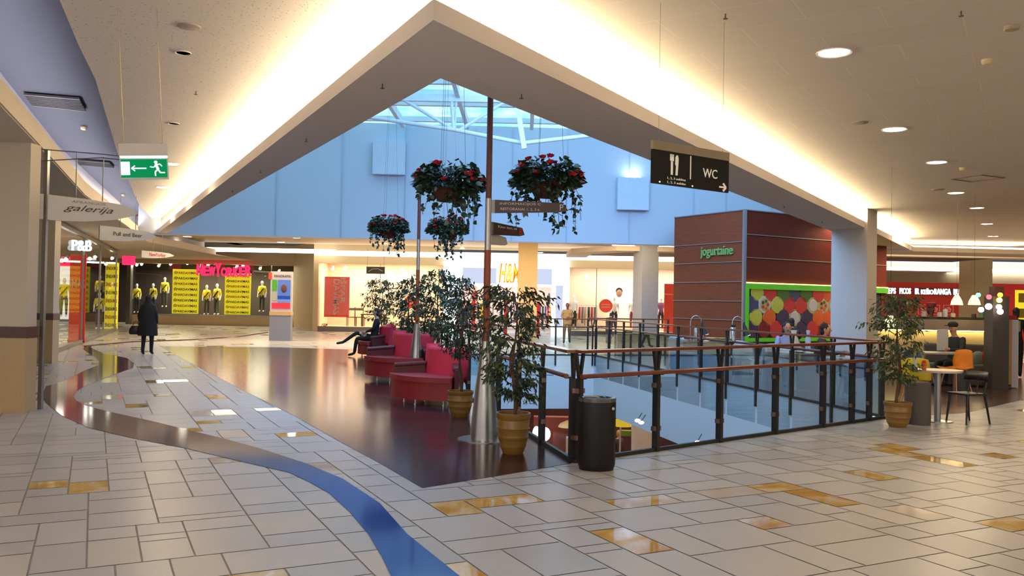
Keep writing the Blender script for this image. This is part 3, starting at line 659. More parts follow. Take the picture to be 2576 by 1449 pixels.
# small gate frame and escalator head behind the far railing
t = thing('escalator_barrier', 'low glass and steel barrier beside the walking man, at the escalator head', 'barrier', (X(1480,27.5),27.5,0))
for x in (0,.9,1.8,2.6):
    m = MB(); m.box((x,0,.56),(.06,.06,1.12)); m.build('post', rdark, t)
m = MB(); m.bar((0,0,1.12),(2.65,0,1.12),.08,.04); m.bar((0,0,.86),(2.65,0,.86),.04,.04); m.build('rail', rwood, t)
m = MB(); m.quad((.9,0,.08),(2.6,0,.08),(2.6,0,.8),(.9,0,.8)); m.build('glass_panel', rgl, t)
m = MB(); m.prism([(1.0,.3),(2.65,.3),(2.65,1.2),(1.0,1.2)], 0, .62); m.build('balustrade', mat('escalator_side', (112,98,58), .3, .5), t)

# ================================================================ LITTER BIN
t = thing('litter_bin', 'black oval litter bin with a shiny open top at the railing corner', 'bin', P(1503,1186)+V((0,.12,0)))
m = MB(); m.lathe([(.165,.0),(.17,.02),(.182,.06),(.182,.66),(.178,.68)], n=32, sy=.8); m.build('body', mat('bin_black', (24,20,19), .45, .0, noise=(5,.1), spec=.3), t)
m = MB(); m.lathe([(.182,.655),(.185,.69),(.165,.695),(.135,.69),(.12,.67)], n=32, sy=.8, caps=False); m.build('rim', mat('bin_rim', (120,112,106), .15, .9), t)
m = MB(); m.lathe([(.13,.672),(0,.60)], n=24, sy=.75); m.build('opening', mat('bin_hole', (8,8,8), .8), t)
m = MB(); m.cyl((.14,-.105,.6),(.142,-.12,.6),.014); m.build('lock', mat('chrome', (200,198,196), .15, .95), t)

# ================================================================ SOFAS
sred = mat('sofa_red', (200,40,62), .7, noise=(30,.1), bump=(150,.15)); sseat = mat('sofa_seat', (150,40,44), .5, noise=(8,.15)); sarm = mat('sofa_arm', (88,26,30), .4); chrome = mat('chrome', (200,198,196), .15, .95)
def sofa(label, loc, rz, s=1):
    t = thing('curved_sofa', label, 'sofa', loc, rz); N = 14
    def arc(r, a0=-38, a1=38, n=N): return [(r*math.sin(R(a0+(a1-a0)*i/n)), -r*math.cos(R(a0+(a1-a0)*i/n))+.55) for i in range(n+1)]
    outer, inner = arc(1.05), arc(.42, -50, 50)
    m = MB(); m.prism(outer+list(reversed(inner)), .09, .36); m.build('base', sseat, t)
    o2, i2 = arc(1.08), arc(.45, -46, 46)
    m = MB(); m.prism(o2+list(reversed(i2)), .36, .44); o = m.build('seat_cushion', sseat, t); bv = o.modifiers.new('b','BEVEL'); bv.width = .03; bv.segments = 3; bv.limit_method='ANGLE'
    bk = arc(.5,-62,62); bk2 = arc(.34,-70,70); m = MB(); n = len(bk); q = []
    for (x, y), (x2, y2) in zip(bk, bk2): q += [(x,y,.38),(x*1.02,y+.06,.86),(x2,y2+.06,.86),(x2,y2,.3)]
    m.add(q, [(i*4+k, i*4+(k+1)%4, (i+1)*4+(k+1)%4, (i+1)*4+k) for i in range(n-1) for k in range(4)]+[(0,1,2,3),((n-1)*4+3,(n-1)*4+2,(n-1)*4+1,(n-1)*4)], 0, True)
    o = m.build('backrest', sred, t); bv = o.modifiers.new('b','BEVEL'); bv.width = .04; bv.segments = 3; bv.limit_method='ANGLE'
    for sg_ in (-1, 1):
        m = MB(); a = R(42*sg_); r0, r1 = .48, 1.0
        p0 = V((r0*math.sin(a), -r0*math.cos(a)+.55, 0)); p1 = V((r1*math.sin(a), -r1*math.cos(a)+.55, 0))
        m.bar(p0+V((0,0,.38)), p1+V((0,0,.36)), .07, .42); m.bar(p0+V((0,0,.6)), p1+V((0,0,.56)), .11, .06)
        o = m.build('armrest', sarm, t); bv = o.modifiers.new('b','BEVEL'); bv.width = .02; bv.segments = 2
    for x, y in ((-.42,-.2),(.42,-.2),(0,-.38),(-.25,.1),(.25,.1)):
        m = MB(); m.cyl((x,y,0),(x,y,.1),.014,n=8); m.lathe([(.03,0),(.03,.012),(0,.014)],(x,y,0),10); m.build('foot', chrome, t)
    t.scale = (s,)*3; return t
sofa('red curved sofa nearest, with its end touching the brown plant pot', P(1085,1015)+V((0,.15,0)), R(-38), 1.0)
sofa('red curved sofa behind the nearest one, its back to the railing', P(1010,958)+V((0,.1,0)), R(-28), 1.08)
sofa('far red sofa with the person with crossed legs, beside the ficus', P(945,897), R(-75), 1.0)
t = thing('side_table', 'small low white and black side table between the far and rear red sofas', 'table', P(968,925))
m = MB(); m.box((0,0,.42),(.5,.4,.04)); m.build('table_top', mat('tab_white', (196,190,186), .3), t)
m = MB(); m.box((0,0,.2),(.44,.34,.4)); m.build('body', mat('tab_black', (26,24,26), .4), t)
# ================================================================ PEOPLE
skinm = mat('skin', (198,150,122), .55, noise=(20,.06)); hairm = mat('hair_dark', (34,24,20), .7, noise=(40,.3)); blackc = mat('cloth_black', (20,19,22), .85, noise=(20,.2)); shoe = mat('shoe_black', (22,20,20), .4)
def skinned(pts, edges, rad, sub=1):
    me = bpy.data.meshes.new('s'); me.from_pydata([tuple(p) for p in pts], edges, []); ob = bpy.data.objects.new('s', me); col.objects.link(ob)
    md = ob.modifiers.new('k', 'SKIN'); md.use_smooth_shade = True; s = ob.modifiers.new('u', 'SUBSURF'); s.levels = sub; s.render_levels = sub
    sv = me.skin_vertices[0].data
    for i, r in enumerate(rad): sv[i].radius = (r, r) if not hasattr(r, '__len__') else r
    for i in range(len(pts)): sv[i].use_root = (i == 0)
    bpy.context.view_layer.update(); dg = bpy.context.evaluated_depsgraph_get()
    out = bpy.data.meshes.new_from_object(ob.evaluated_get(dg)); bpy.data.objects.remove(ob); return out
BASE = dict(pelvis=(0,0,.93), waist=(0,0,1.08), chest=(0,.0,1.3), neck=(0,.0,1.46), throat=(0,-.01,1.53), jaw=(0,-.035,1.6), skull=(0,-.015,1.68), crown=(0,0,1.74),
    shl=(.165,0,1.41), ell=(.215,.03,1.14), wrl=(.22,-.05,.9), hal=(.222,-.07,.83), shr=(-.165,0,1.41), elr=(-.215,.03,1.14), wrr=(-.22,-.05,.9), har=(-.222,-.07,.83),
    hil=(.09,0,.88), knl=(.1,-.015,.49), anl=(.1,.02,.08), tol=(.11,-.14,.035), hir=(-.09,0,.88), knr=(-.1,-.015,.49), anr=(-.1,.02,.08), tor=(-.11,-.14,.035))
RAD = dict(pelvis=.135, waist=.118, chest=.14, neck=.065, throat=.052, jaw=.066, skull=.088, crown=.06, sh=.066, el=.043, wr=.028, ha=.034, hi=.09, kn=.06, an=.042, to=.036)
EDG = [('pelvis','waist'),('waist','chest'),('chest','neck'),('neck','throat'),('throat','jaw'),('jaw','skull'),('skull','crown')]+[e for s in 'lr' for e in (('chest','sh'+s),('sh'+s,'el'+s),('el'+s,'wr'+s),('wr'+s,'ha'+s),('pelvis','hi'+s),('hi'+s,'kn'+s),('kn'+s,'an'+s),('an'+s,'to'+s))]
REG = dict(jaw='skin', throat='skin', skull='skin', crown='skin', neck='top', waist='top', chest='top', sh='top', el='top', wr='top', ha='skin', hi='leg', kn='leg', an='leg', to='shoe')
def figure(name, label, cat, loc, rz, mats, pose={}, H=1.75, reg={}, fat=1.08, group=None, hair=None, face=True, fingers=True, part='body'):
    J = dict(BASE); J.update(pose); k = H/1.78; nm = list(J); idx = {n: i for i, n in enumerate(nm)}
    gr = dict(REG); gr.update(reg)
    pts = [V(J[n])*k for n in nm]; rad = []
    for n in nm:
        r = RAD[n] if n in RAD else RAD[n[:2]]
        rad.append(r*k*(fat if n in ('pelvis','waist','chest') or n[:2] in ('hi','sh','el') else (1+(fat-1)*.8 if n[:2] in ('kn','an') else 1)))
    ed = [(idx[a], idx[b]) for a, b in EDG]; er = [gr[b] if b in gr else gr[b[:2]] for a, b in EDG]
    if fingers:
        for s in 'lr':
            h = V(J['ha'+s]); w = V(J['wr'+s]); f = (h-w).normalized(); sd = f.cross(V((1,0,0)) if abs(f.x) < .9 else V((0,1,0))).normalized(); nn = f.cross(sd)
            for q, ln in enumerate((.055,.066,.062,.048)):
                b0 = h+sd*(q-1.5)*.019+f*.02; b1 = b0+f*ln*.6; b2 = b1+f*ln*.4+nn*.022
                i = len(pts); pts += [b0*k, b1*k, b2*k]; rad += [.0095*k,.0088*k,.007*k]; ed += [(idx['ha'+s], i),(i,i+1),(i+1,i+2)]; er += ['skin']*3
            b0 = mix(w, h, .6)-sd*.032; b1 = b0-sd*.02+f*.035+nn*.012; i = len(pts); pts += [b0*k, b1*k]; rad += [.012*k,.009*k]; ed += [(idx['ha'+s], i),(i,i+1)]; er += ['skin']*2
    # the pelvis is the root: put it first (already first in the dictionary)
    me = skinned(pts, ed, rad)
    names = ['skin','top','leg','shoe']; segs = [(pts[a], pts[b], names.index(r)) for (a, b), r in zip(ed, er)]
    mb = MB(); vs = [v.co.copy() for v in me.vertices]; 
    for p in me.polygons:
        c = p.center; best = 9; bi = 0
        for a, b, r in segs:
            d = b-a; t = max(0, min(1, (c-a).dot(d)/max(1e-9, d.length_squared))); q = (c-(a+d*t)).length
            if q < best: best, bi = q, r
        mb.m.append(bi); mb.s.append(True); mb.f.append(list(p.vertices))
    mb.v = vs; bpy.data.meshes.remove(me)
    hd = pts[idx['skull']]; up = (pts[idx['crown']]-pts[idx['throat']]).normalized(); fw = V((0,-1,0)); fw = (fw-up*fw.dot(up)).normalized(); rt = fw.cross(up)
    Mh = Matrix((rt, -fw, up)).transposed()
    c = hd-up*.025*k
    mb.ball(c, (.074*k,.092*k,.112*k), 14, 0, Mh, 10)
    if face:
        mb.ball(c+fw*.094*k-up*.012*k, (.012*k,.018*k,.022*k), 8, 0, Mh, 6)
        for s in (-1, 1):
            mb.ball(c+rt*s*.075*k-up*.005*k, (.01*k,.02*k,.03*k), 8, 0, Mh, 6)
            mb.ball(c+rt*s*.03*k+fw*.083*k+up*.012*k, (.013*k,.008*k,.007*k), 8, 3, Mh, 5)
        mb.ball(c+fw*.084*k-up*.052*k, (.022*k,.008*k,.006*k), 8, 3, Mh, 5)
    t = thing(name, label, cat, loc, rz, group)
    mb.build(part, mats, t)
    if hair:
        h = MB(); h.ball(c+up*.022*k-fw*.018*k, (.084*k,.094*k,.1*k), 14, 0, Mh, 10)
        if hair[1] > 0: h.ball(c-fw*.04*k-up*.05*k, (.08*k,.06*k,.1*k*hair[1]), 12, 0, Mh, 8)
        h.build('hair', hair[0], t)
    return t, {n: V(J[n])*k for n in J}, k
def coat(t, m_, rings, name='coat', n=20):
    m = MB(); q = []
    for z, rx, ry, oy in rings: q += [V((rx*math.cos(2*PI*i/n), oy+ry*math.sin(2*PI*i/n), z)) for i in range(n)]
    m.add(q, [(i*n+j, i*n+(j+1)%n, (i+1)*n+(j+1)%n, (i+1)*n+j) for i in range(len(rings)-1) for j in range(n)], 0, True)
    return m.build(name, m_, t)
# woman walking away
p = P(370,893)
t, J, k = figure('person', 'person in a long black coat walking away with a black handbag', 'person', p, R(185), [mat('skin_neck', (150,112,92), .6), blackc, blackc, shoe],
    dict(anl=(.09,.12,.09), knl=(.1,.02,.5), tol=(.1,-.03,.03), anr=(-.08,-.1,.08), knr=(-.09,-.09,.5), tor=(-.09,-.25,.03), elr=(-.25,.02,1.14), wrr=(-.26,-.02,.92), har=(-.262,-.03,.86), ell=(.25,.03,1.14), wrl=(.26,-.08,.94), hal=(.262,-.1,.88)), 1.64, fat=1.22, hair=(mat('hair_brown', (40,26,20), .75, noise=(30,.3)), 1.3))
coat(t, blackc, [(.52,.25,.2,0),(.56,.26,.2,0),(.8,.24,.18,0),(.98,.22,.165,0),(1.2,.225,.16,0),(1.32,.21,.14,0),(1.38,.13,.1,0),(1.45,.09,.085,0)])
h = thing('handbag', 'small black handbag held by the person in the black coat', 'bag', p+V((-.33,.02,.55)))
m = MB(); m.lathe([(.14,0),(.17,.03),(.165,.14),(.11,.23)], n=16, sy=.5); m.build('body', mat('bag_black', (22,20,20), .5), h)
m = MB(); m.tube([(-.08,0,.2),(-.05,0,.32),(0,0,.36),(.05,0,.32),(.08,0,.2)], .009, 6); m.build('strap', mat('bag_black', (22,20,20), .5), h)
h.rotation_euler = (0,0,R(20))
# man in khaki, facing us, arms crossed at the belly
khaki = mat('cloth_khaki', (150,128,92), .85, noise=(12,.15)); khaki2 = mat('cloth_khaki_dark', (112,92,64), .85, noise=(12,.15)); darkskin = mat('skin_shade', (120,78,62), .6)
t, J, k = figure('person', 'person in a khaki jacket and tan trousers walking towards the opening with folded hands', 'person', P(1426,864), R(0), [darkskin, khaki, khaki2, shoe],
    dict(ell=(.25,.0,1.16), wrl=(.1,-.18,1.13), hal=(.04,-.2,1.13), elr=(-.25,0,1.16), wrr=(-.08,-.19,1.1), har=(-.02,-.2,1.09), anr=(-.14,-.12,.08), knr=(-.13,-.1,.5), tor=(-.16,-.28,.035), anl=(.12,.12,.1), tol=(.13,-.03,.04)), 1.62, fat=1.3, hair=(hairm, 0))
coat(t, khaki, [(.84,.19,.15,0),(.86,.195,.155,0),(.97,.2,.155,0),(1.15,.205,.155,0),(1.27,.2,.14,0),(1.36,.09,.08,0)], 'jacket').scale = (.9,.9,.9)
# person with a backpack behind the ficus
greyc = mat('cloth_grey_green', (88,86,74), .85, noise=(10,.2))
t, J, k = figure('person', 'person in a grey green jacket carrying a dark backpack, half hidden behind the ficus', 'person', P(1155,872), R(-80), [skinm, greyc, mat('cloth_dark_trousers', (38,38,42), .85), shoe],
    dict(anl=(.09,.2,.1), knl=(.09,.02,.5), tol=(.09,.07,.04), anr=(-.09,-.22,.08), knr=(-.09,-.14,.5), tor=(-.09,-.38,.035)), 1.7, fat=1.2, hair=(mat('cap_grey', (120,110,96), .8), 0))
m = MB(); m.box((0,.2,1.15), (.3,.18,.46)); o = m.build('backpack', mat('pack_dark', (44,46,44), .7), t); bv = o.modifiers.new('b','BEVEL'); bv.width = .06; bv.segments = 3
# person sitting on the far sofa with crossed legs
ps = P(945,897)
t, J, k = figure('person', 'person in black sitting on the far red sofa with crossed legs', 'person', (ps.x-.18, ps.y-.02, 0), R(-80), [skinm, blackc, blackc, shoe],
    dict(pelvis=(0,.12,.53), waist=(0,.16,.68), chest=(0,.2,.92), neck=(0,.2,1.08), throat=(0,.18,1.15), jaw=(0,.15,1.22), skull=(0,.17,1.3), crown=(0,.19,1.36),
         shl=(.17,.2,1.03), ell=(.22,.1,.78), wrl=(.1,-.1,.7), hal=(.05,-.16,.68), shr=(-.17,.2,1.03), elr=(-.22,.1,.78), wrr=(-.1,-.1,.7), har=(-.05,-.15,.7),
         hil=(.09,.06,.52), knl=(.08,-.36,.52), anl=(.08,-.42,.09), tol=(.08,-.6,.04), hir=(-.09,.06,.54), knr=(-.02,-.36,.68), anr=(.05,-.74,.4), tor=(.06,-.93,.37)), 1.75, hair=(hairm, .8))
# two people beside the escalator barrier and one in the shop
figure('person', 'person in dark clothes and white shoes behind the escalator barrier', 'person', P(1531,868), R(160), [skinm, mat('cloth_charcoal', (44,44,48), .85), mat('cloth_jeans', (64,66,74), .85), mat('shoe_white', (210,206,200), .5)], dict(chest=(0,-.22,1.2), neck=(0,-.32,1.3), throat=(0,-.36,1.34), jaw=(0,-.42,1.38), skull=(0,-.45,1.44), crown=(0,-.47,1.5), shl=(.165,-.28,1.25), shr=(-.165,-.28,1.25), ell=(.2,-.32,1.0), elr=(-.2,-.32,1.0), wrl=(.15,-.5,.92), wrr=(-.15,-.5,.92), hal=(.12,-.56,.9), har=(-.12,-.56,.9)), 1.45, hair=(hairm,.5))
figure('person', 'person with fair hair in dark clothes inside the bright shop entrance', 'person', (X(1226,42.8),42.8,0), R(60), [skinm, mat('cloth_charcoal', (44,44,48), .85), blackc, shoe], {}, 1.68, hair=(mat('hair_fair', (150,106,70), .7), 1.2))

# ================================================================ MANNEQUINS
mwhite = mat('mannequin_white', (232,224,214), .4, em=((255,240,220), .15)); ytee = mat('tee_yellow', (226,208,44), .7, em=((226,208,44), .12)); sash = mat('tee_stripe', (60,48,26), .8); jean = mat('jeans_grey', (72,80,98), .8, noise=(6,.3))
def mannequin(label, loc, rz, H=1.8, mats=None, tee=True, pose={}, group='mannequins in the clothes shop windows'):
    t, J, k = figure('mannequin', label, 'mannequin', loc, rz, mats or [mwhite, ytee, jean, mwhite], pose, H, dict(el='top', wr='skin', an='leg'), hair=None, face=False, fingers=False, group=group)
    if tee:
        m = MB(); m.bar(V((-.15,-.15,.98))*k, V((.13,-.15,1.34))*k, .03, .1, up=(0,-1,0)); m.bar(V((-.15,-.15,.98))*k, V((.13,-.15,1.34))*k, .1, .03)
        m.build('stripe', sash, t)
    return t
YM = YN+1.0
proto = mannequin('white mannequin in a yellow tee between the two yellow posters, the left one', D(519,790,YM), R(8), 1.72); proto.location.z = .56
for u, z, rz, H, lab in ((545,.56,-10,1.05,'white mannequin in a yellow tee between the two yellow posters, the right one'),(658,.78,0,1.04,'white mannequin in a yellow tee at the right end of the dark window'),
                         (413,.95,12,1.0,'white mannequin in a yellow tee, just left of the first yellow poster'),(384,.62,-8,.98,'white mannequin in a yellow tee, directly above the walking person in black'),(343,.6,10,.98,'white mannequin in a yellow tee, leftmost in the dark window')):
    p = D(u,790,YM); dup(proto, (p.x, p.y, z), R(rz), lab, H)
for u, y, lab in ((146,37,'mannequin in a yellow tee modelled for a reflection in the left glass, left one'),(161,37,'mannequin in a yellow tee modelled for a reflection in the left glass, right one'),(250,38.5,'white mannequin in a yellow tee modelled for a reflection, far end of left glass')):  # solid copies stand in for the clothes shop mirrored in the glass
    p = D(u,760,y); dup(proto, (p.x, p.y, .6 if u < 200 else .02), R(20), lab, 1.0)
# red and yellow sale posters
yel = mat('poster_yellow', (226,206,40), .6, em=((226,206,40), .6)); yblk = mat('print_black', (46,36,24), .7); yor = mat('print_orange', (206,110,32), .7)  # yellow glows by itself, standing in for shop light on the posters
def sale_poster(label, u0, u1, y, z0, z1, group='yellow sale posters'):
    a, b = D(u0,760,y), D(u1,760,y); w = b.x-a.x; h = z1-z0
    t = thing('sale_poster', label, 'poster', ((a.x+b.x)/2, (a.y+b.y)/2, z0), 0, group)
    m = MB(); m.box((0,0,h/2), (w,.05,h)); o = m.build('panel', yel, t)
    for i in range(8):
        z = h*(1-(i+.62)/8.1); m = MB(); letters(m, 'IŠPARDAVIMAS', frame((0,-.03,z), (1,0,0)), w*.88, h/8*.55, 0, .01, bold=.02); m.build('lettering', yor if i%2==0 else yblk, o)
sale_poster('yellow sale poster with striped black and orange words, left of two mannequins', 433, 500, YN+.5, .62, 3.12)
sale_poster('yellow sale poster with striped words, under the right end of the red shop sign', 565, 630, YN+.5, .62, 2.98)
sale_poster('yellow sale poster modelled for a reflection at the far end of the left glass', 264, 297, 39.5, .02, 3.1)  # solid poster put in place of one mirrored in the glass
# lit red shop name
pink = emit('neon_red', (255,40,84), 1.3)
t = thing('shop_sign', 'curved pink red lit shop name over the dark window', 'sign', (X(562,YN-.3), YN-.3, 0))
nmx = 'NEWYORKER'; hs = [.62,.56,.5,.62,.5,.5,.52,.56,.6]
for i, ch in enumerate(nmx):
    m = MB(); x = (i-4)*.335; z = 3.08+.006*(i-4)**2; letters(m, ch, frame((x,0,z-(.1 if ch != 'Y' else .0)),(1,0,0)), .34, hs[i]+(.12 if ch=='Y' else 0), 0, .12, bold=.03); m.build('letter', pink, t)
m = MB(); m.box((0,.12,2.98),(3.1,.06,.12)); m.build('rail', mat('rail_dark', (60,50,54), .5), t)
t = thing('shop_sign', 'small square pink red lit sign above the clothes shop door', 'sign', (X(321,44), 44, 3.45))
m = MB(); m.box((0,0,0),(.55,.3,.55)); m.build('box', pink, t)
t = thing('shop_sign', 'wide pink lit sign with dark dots, modelled for a reflection in the left glass', 'sign', (X(157,31), 31, 2.8))  # glowing box added in place of a sign mirrored in the glass
m = MB(); m.box((0,0,0),(.55,.1,.36)); o = m.build('box', pink, t)
for x in (-.14,.06):
    for z in (-.06,.07): m = MB(); m.cyl((x,-.05,z),(x,-.07,z),.02); m.build('dot', yblk, o)
# lit white letters above the left shop entrance
m = MB(); pl = D(206,618,27); M = frame(pl, (.6,.8,0)); letters(m, 'P&B', M, .62, .34, 0, .08, bold=.01)
t = thing('shop_sign', 'white lit letters hanging behind the left shop glass above the red banner', 'sign', (0,0,0)); m.build('lettering', emit('letters_white', (214,238,238), 1.5), t)
# red roll-up banner
pb = P(192,862); t = thing('roll_up_banner', 'tall red roll-up banner standing at the left shop entrance', 'banner', pb, R(10))
m = MB(); m.box((0,0,1.5),(.5,.03,2.84)); o = m.build('banner', mat('banner_red', (206,44,26), .25, em=((206,44,26), .2)), t)
m = MB(); m.cyl((-.26,0,.07),(.26,0,.07),.07); m.build('cassette', mat('cassette_red', (206,40,50), .4), t)
m = MB(); letters(m, 'IMAS', frame((0,-.03,1.95),(1,0,0)), .44, .3, 0, .01); m.build('lettering', mat('print_pale', (226,190,170), .6), o)
# shop spotlights
spm = emit('spot_lamp', (255,250,240), 30); spb = mat('spot_body', (190,186,180), .4, .5)
def spot(u, v, y, label, r=.07, group='ceiling spotlights in the far shop windows'):
    p = D(u, v, y); t = thing('spotlight', label, 'light', p, 0, group)
    m = MB(); m.cyl((0,.12,.1),(0,-.02,0),.05,.075,10); m.build('housing', spb, t); m = MB(); m.ball((0,-.05,-.02),(r,.03,r),8,k=6); m.build('lamp', spm, t)
NTH = 'leftmost,second,third,fourth,fifth,sixth,seventh,eighth,ninth,tenth,eleventh,twelfth,thirteenth,rightmost'.split(',')
for i_, (u, v) in enumerate(sorted(((366,655),(383,657),(357,664),(345,666),(400,668),(454,658),(472,662),(430,664),(540,662),(524,667),(612,668),(596,671),(702,683),(655,675)))):
    spot(u, v, YN+.45, 'bright spotlight in the dark clothes shop window, %s counted from the left' % NTH[i_])
for i_, (u, v, y) in enumerate(((147,652,30.5),(157,655,30.5),(167,652,30.5),(227,650,33),(240,646,35),(283,649,37))):
    spot(u, v, y, 'bright spotlight behind the left shop glass, %s counted from the left' % NTH[i_], .06, 'spotlights in the left shop')
for u, v, l in ((837,676,'above the orange sale banner, left one'),(868,676,'above the orange sale banner, right one'),(1014,682,'left of the thin dark post'),(1475,696,'right of the white entrance')): spot(u, v, YH+.6, 'small spotlight in the cream shop window, '+l, .06, 'spotlights in the cream shop windows')

# ================================================================ FASHION SHOP
orm = mat('poster_orange', (222,70,48), .6, em=((222,70,48), .25)); wpr = mat('print_white', (236,206,190), .6)
a, b = D(815,797,YH+.4), D(880,697,YH+.4)
t = thing('sale_banner', 'orange red hanging banner with the words turned on their side', 'banner', ((a.x+b.x)/2, a.y, a.z)); w, h = b.x-a.x, b.z-a.z
m = MB(); m.box((0,0,h/2),(w,.03,h)); o = m.build('cloth', orm, t)
for txt, x, z, l in (('IŠPAR',.26,.66,1.25),('DAVIMAS',-.02,.5,1.75)):
    m = MB(); letters(m, txt, Matrix.Translation((x*w,-.02,z*h)) @ Matrix.Rotation(R(90),4,'Y') @ Matrix.Rotation(R(90),4,'X'), l, .3, 0, .01, bold=.01); m.build('lettering', wpr, o)
t = thing('logo_sign', 'small brown shop logo at the bottom left of the cream window', 'logo', D(817,817,YH-.0)); m = MB(); letters(m, 'H&M', frame((0,-.03,0),(1,0,0)), .3, .16, 0, .01, .3, .02); m.build('lettering', mat('logo_brown', (120,66,34), .6), t)
t = thing('shop_sign', 'glowing orange and yellow shop letters over the white entrance, left of the cream column', 'sign', (X(1276,YH-.5), YH-.5, 3.0))
m = MB(); m.box((0,.1,0),(1.1,.2,1.15)); m.build('light_box', emit('light_box_white', (255,246,236), 2.2), t)
m = MB(); letters(m, 'H&M', frame((.1,-.03,0),(1,0,0)), 1.05, .95, 0, .05, .25, .02); m.build('lettering', emit('sign_orange', (255,96,26), 1.4), t)
m = MB(); letters(m, 'H&M', frame((.1,-.07,0),(1,0,0)), .95, .8, 0, .02, .25, -.0); m.build('lettering', emit('sign_yellow', (255,206,60), 1.4), t)
t = thing('hanging_board', 'dark hanging picture board in front of the cream window', 'sign', D(945,680,36)); m = MB(); m.box((0,0,0),(.78,.05,.3)); o = m.build('panel', mat('board_dark', (40,32,34), .4), t)
m = MB(); m.tube([(-.3,-.03,-.06),(-.15,-.03,.05),(.1,-.03,.07),(.3,-.03,-.03)],.015,5); m.build('picture', mat('board_print', (180,170,166), .5), o)
for x in (-.35,.35): m = MB(); m.cyl((x,0,.15),(x,0,.9),.008,n=5); m.build('hanging_wire', mat('wire', (110,116,124), .4, .6), t)
# chairs and small table in the first cream window
wdk = mat('window_wood', (92,70,52), .6)
def winchair(u, label):
    p = D(u, 800, YH+1.0); t = thing('display_chair', label, 'chair', (p.x, p.y, .25), R(20))
    m = MB(); m.box((0,0,.45),(.45,.45,.04)); m.build('seat', wdk, t)
    for x in (-.2,.2):
        for y in (-.2,.2): m = MB(); m.cyl((x,y,0),(x,y,.45 if y < 0 else .95),.018,n=6); m.build('leg', wdk, t)
    m = MB(); m.box((0,.2,.85),(.45,.02,.12)); m.build('backrest', wdk, t)
winchair(884,'dark wooden display chair right beside the orange sale banner'); winchair(905,'dark wooden display chair in the cream window, left of the ficus')
t = thing('display_table', 'low dark display table with crates in the cream window behind the ficus', 'table', (X(940,YH+1), YH+1, .25)); m = MB(); m.box((0,0,.6),(1.2,.5,.05)); m.build('table_top', wdk, t)
for x in (-.55,.55): m = MB(); m.box((x,0,.3),(.05,.45,.6)); m.build('leg', wdk, t)
def disc(u, y, z, r, label):
    t = thing('window_sticker', label, 'sticker', (X(u,y), y, z)); m = MB(); m.cyl((0,0,0),(0,-.02,0), r, n=28); o = m.build('disc', orm, t)
    for k in (-.06,.06): m = MB(); m.box((0,-.025,k),(r*1.3,.01,.03)); m.build('lettering', wpr, o)
disc(1524, YH-.02, 1.5, .33, 'round orange sticker with white words on the right shop window'); disc(1032, YH-.02, 1.52, .3, 'round orange sticker on the left shop window, behind the ficus')
t = thing('window_poster', 'large white poster with a dark haired face in the right cream window', 'poster', (X(1572,YH+1.2), YH+1.2, .9)); m = MB(); m.box((0,0,.8),(1.7,.04,1.7)); o = m.build('panel', mat('poster_white', (246,240,232), .6, em=((255,250,240), .5)), t)
m = MB(); m.ball((-.3,-.03,1.25),(.15,.02,.2),14,k=10); m.build('face', skinm, o); m = MB(); m.ball((-.3,-.02,1.36),(.17,.02,.17),14,k=10); m.build('hair', hairm, o)
t = thing('window_poster', 'narrow orange red panel at the right end of the cream window, beside the kiosk', 'poster', (X(1686,YH+.5), YH+.5, .25)); m = MB(); m.box((0,0,1.2),(.6,.04,2.4)); m.build('panel', orm, t)
def wm(u, top, leg, label, H=1.0):
    p = D(u, 800, YH+1.1); q = dup(proto, (p.x, p.y, .3), R(random.uniform(-15,15)), label, H); q['group'] = 'mannequins in the cream shop windows'
    for c in list(q.children):
        if c.name.startswith('stripe'): bpy.data.objects.remove(c)
        else:
            c.data = c.data.copy(); c.data.materials[1] = top; c.data.materials[2] = leg
cl = lambda n, r, g, b: mat(n, (r,g,b), .8, noise=(6,.2))
wm(1545, cl('tee_white',235,230,224), cl('trousers_dark',46,44,50), 'mannequin in a white shirt and dark trousers, beside the round orange sticker')
wm(1592, cl('tee_white',235,230,224), cl('shorts_red',160,60,70), 'mannequin in a white top and red skirt, left of the blue column')
wm(1662, cl('shirt_purple',120,84,120), cl('trousers_dark',46,44,50), 'mannequin in a purple shirt, right of the blue column')
wm(1443, cl('tee_white',235,230,224), cl('trousers_dark',46,44,50), 'mannequin in white, just right of the shop entrance')
# clothes racks, tables and security gates inside the entrance
gar = [cl('garment_black',36,34,40), cl('garment_red',190,50,54), cl('garment_yellow',214,176,40), cl('garment_grey',120,116,120), cl('garment_blue',70,80,120), cl('garment_beige',206,180,150)]
def rack(u, y, n, w, label, seed, z=1.5):
    rn = random.Random(seed); t = thing('clothes_rack', label, 'rack', (X(u,y), y, 0)); fr = mat('rack_steel', (170,166,164), .3, .7)
    m = MB(); m.tube([(-w/2,0,0),(-w/2,0,z),(w/2,0,z),(w/2,0,0)], .02, 6); m.build('frame', fr, t)
    for i in range(n):
        x = -w/2+.1+(w-.2)*i/max(1,n-1); m = MB(); L_ = rn.uniform(.6,.95); m.prism([(x-.04,-.22),(x+.04,-.22),(x+.04,.22),(x-.04,.22)], z-.08-L_, z-.08); m.build('garment', rn.choice(gar), t)
rack(1180,44.5,8,1.6,'clothes rack left inside the shop entrance, behind the ficus',1); rack(1220,47,9,2.0,'clothes rack further back inside the shop entrance',2,1.7)
rack(1290,43.5,8,1.3,'clothes rack directly left of the cream column inside the entrance',3); rack(1366,44.0,9,1.3,'clothes rack directly right of the cream column inside the entrance',4); rack(1385,46,8,1.4,'tall clothes rack at the right side of the entrance',5,2.2)
rack(1470,YH+1.6,8,1.3,'clothes rack in the window right of the white entrance',6)
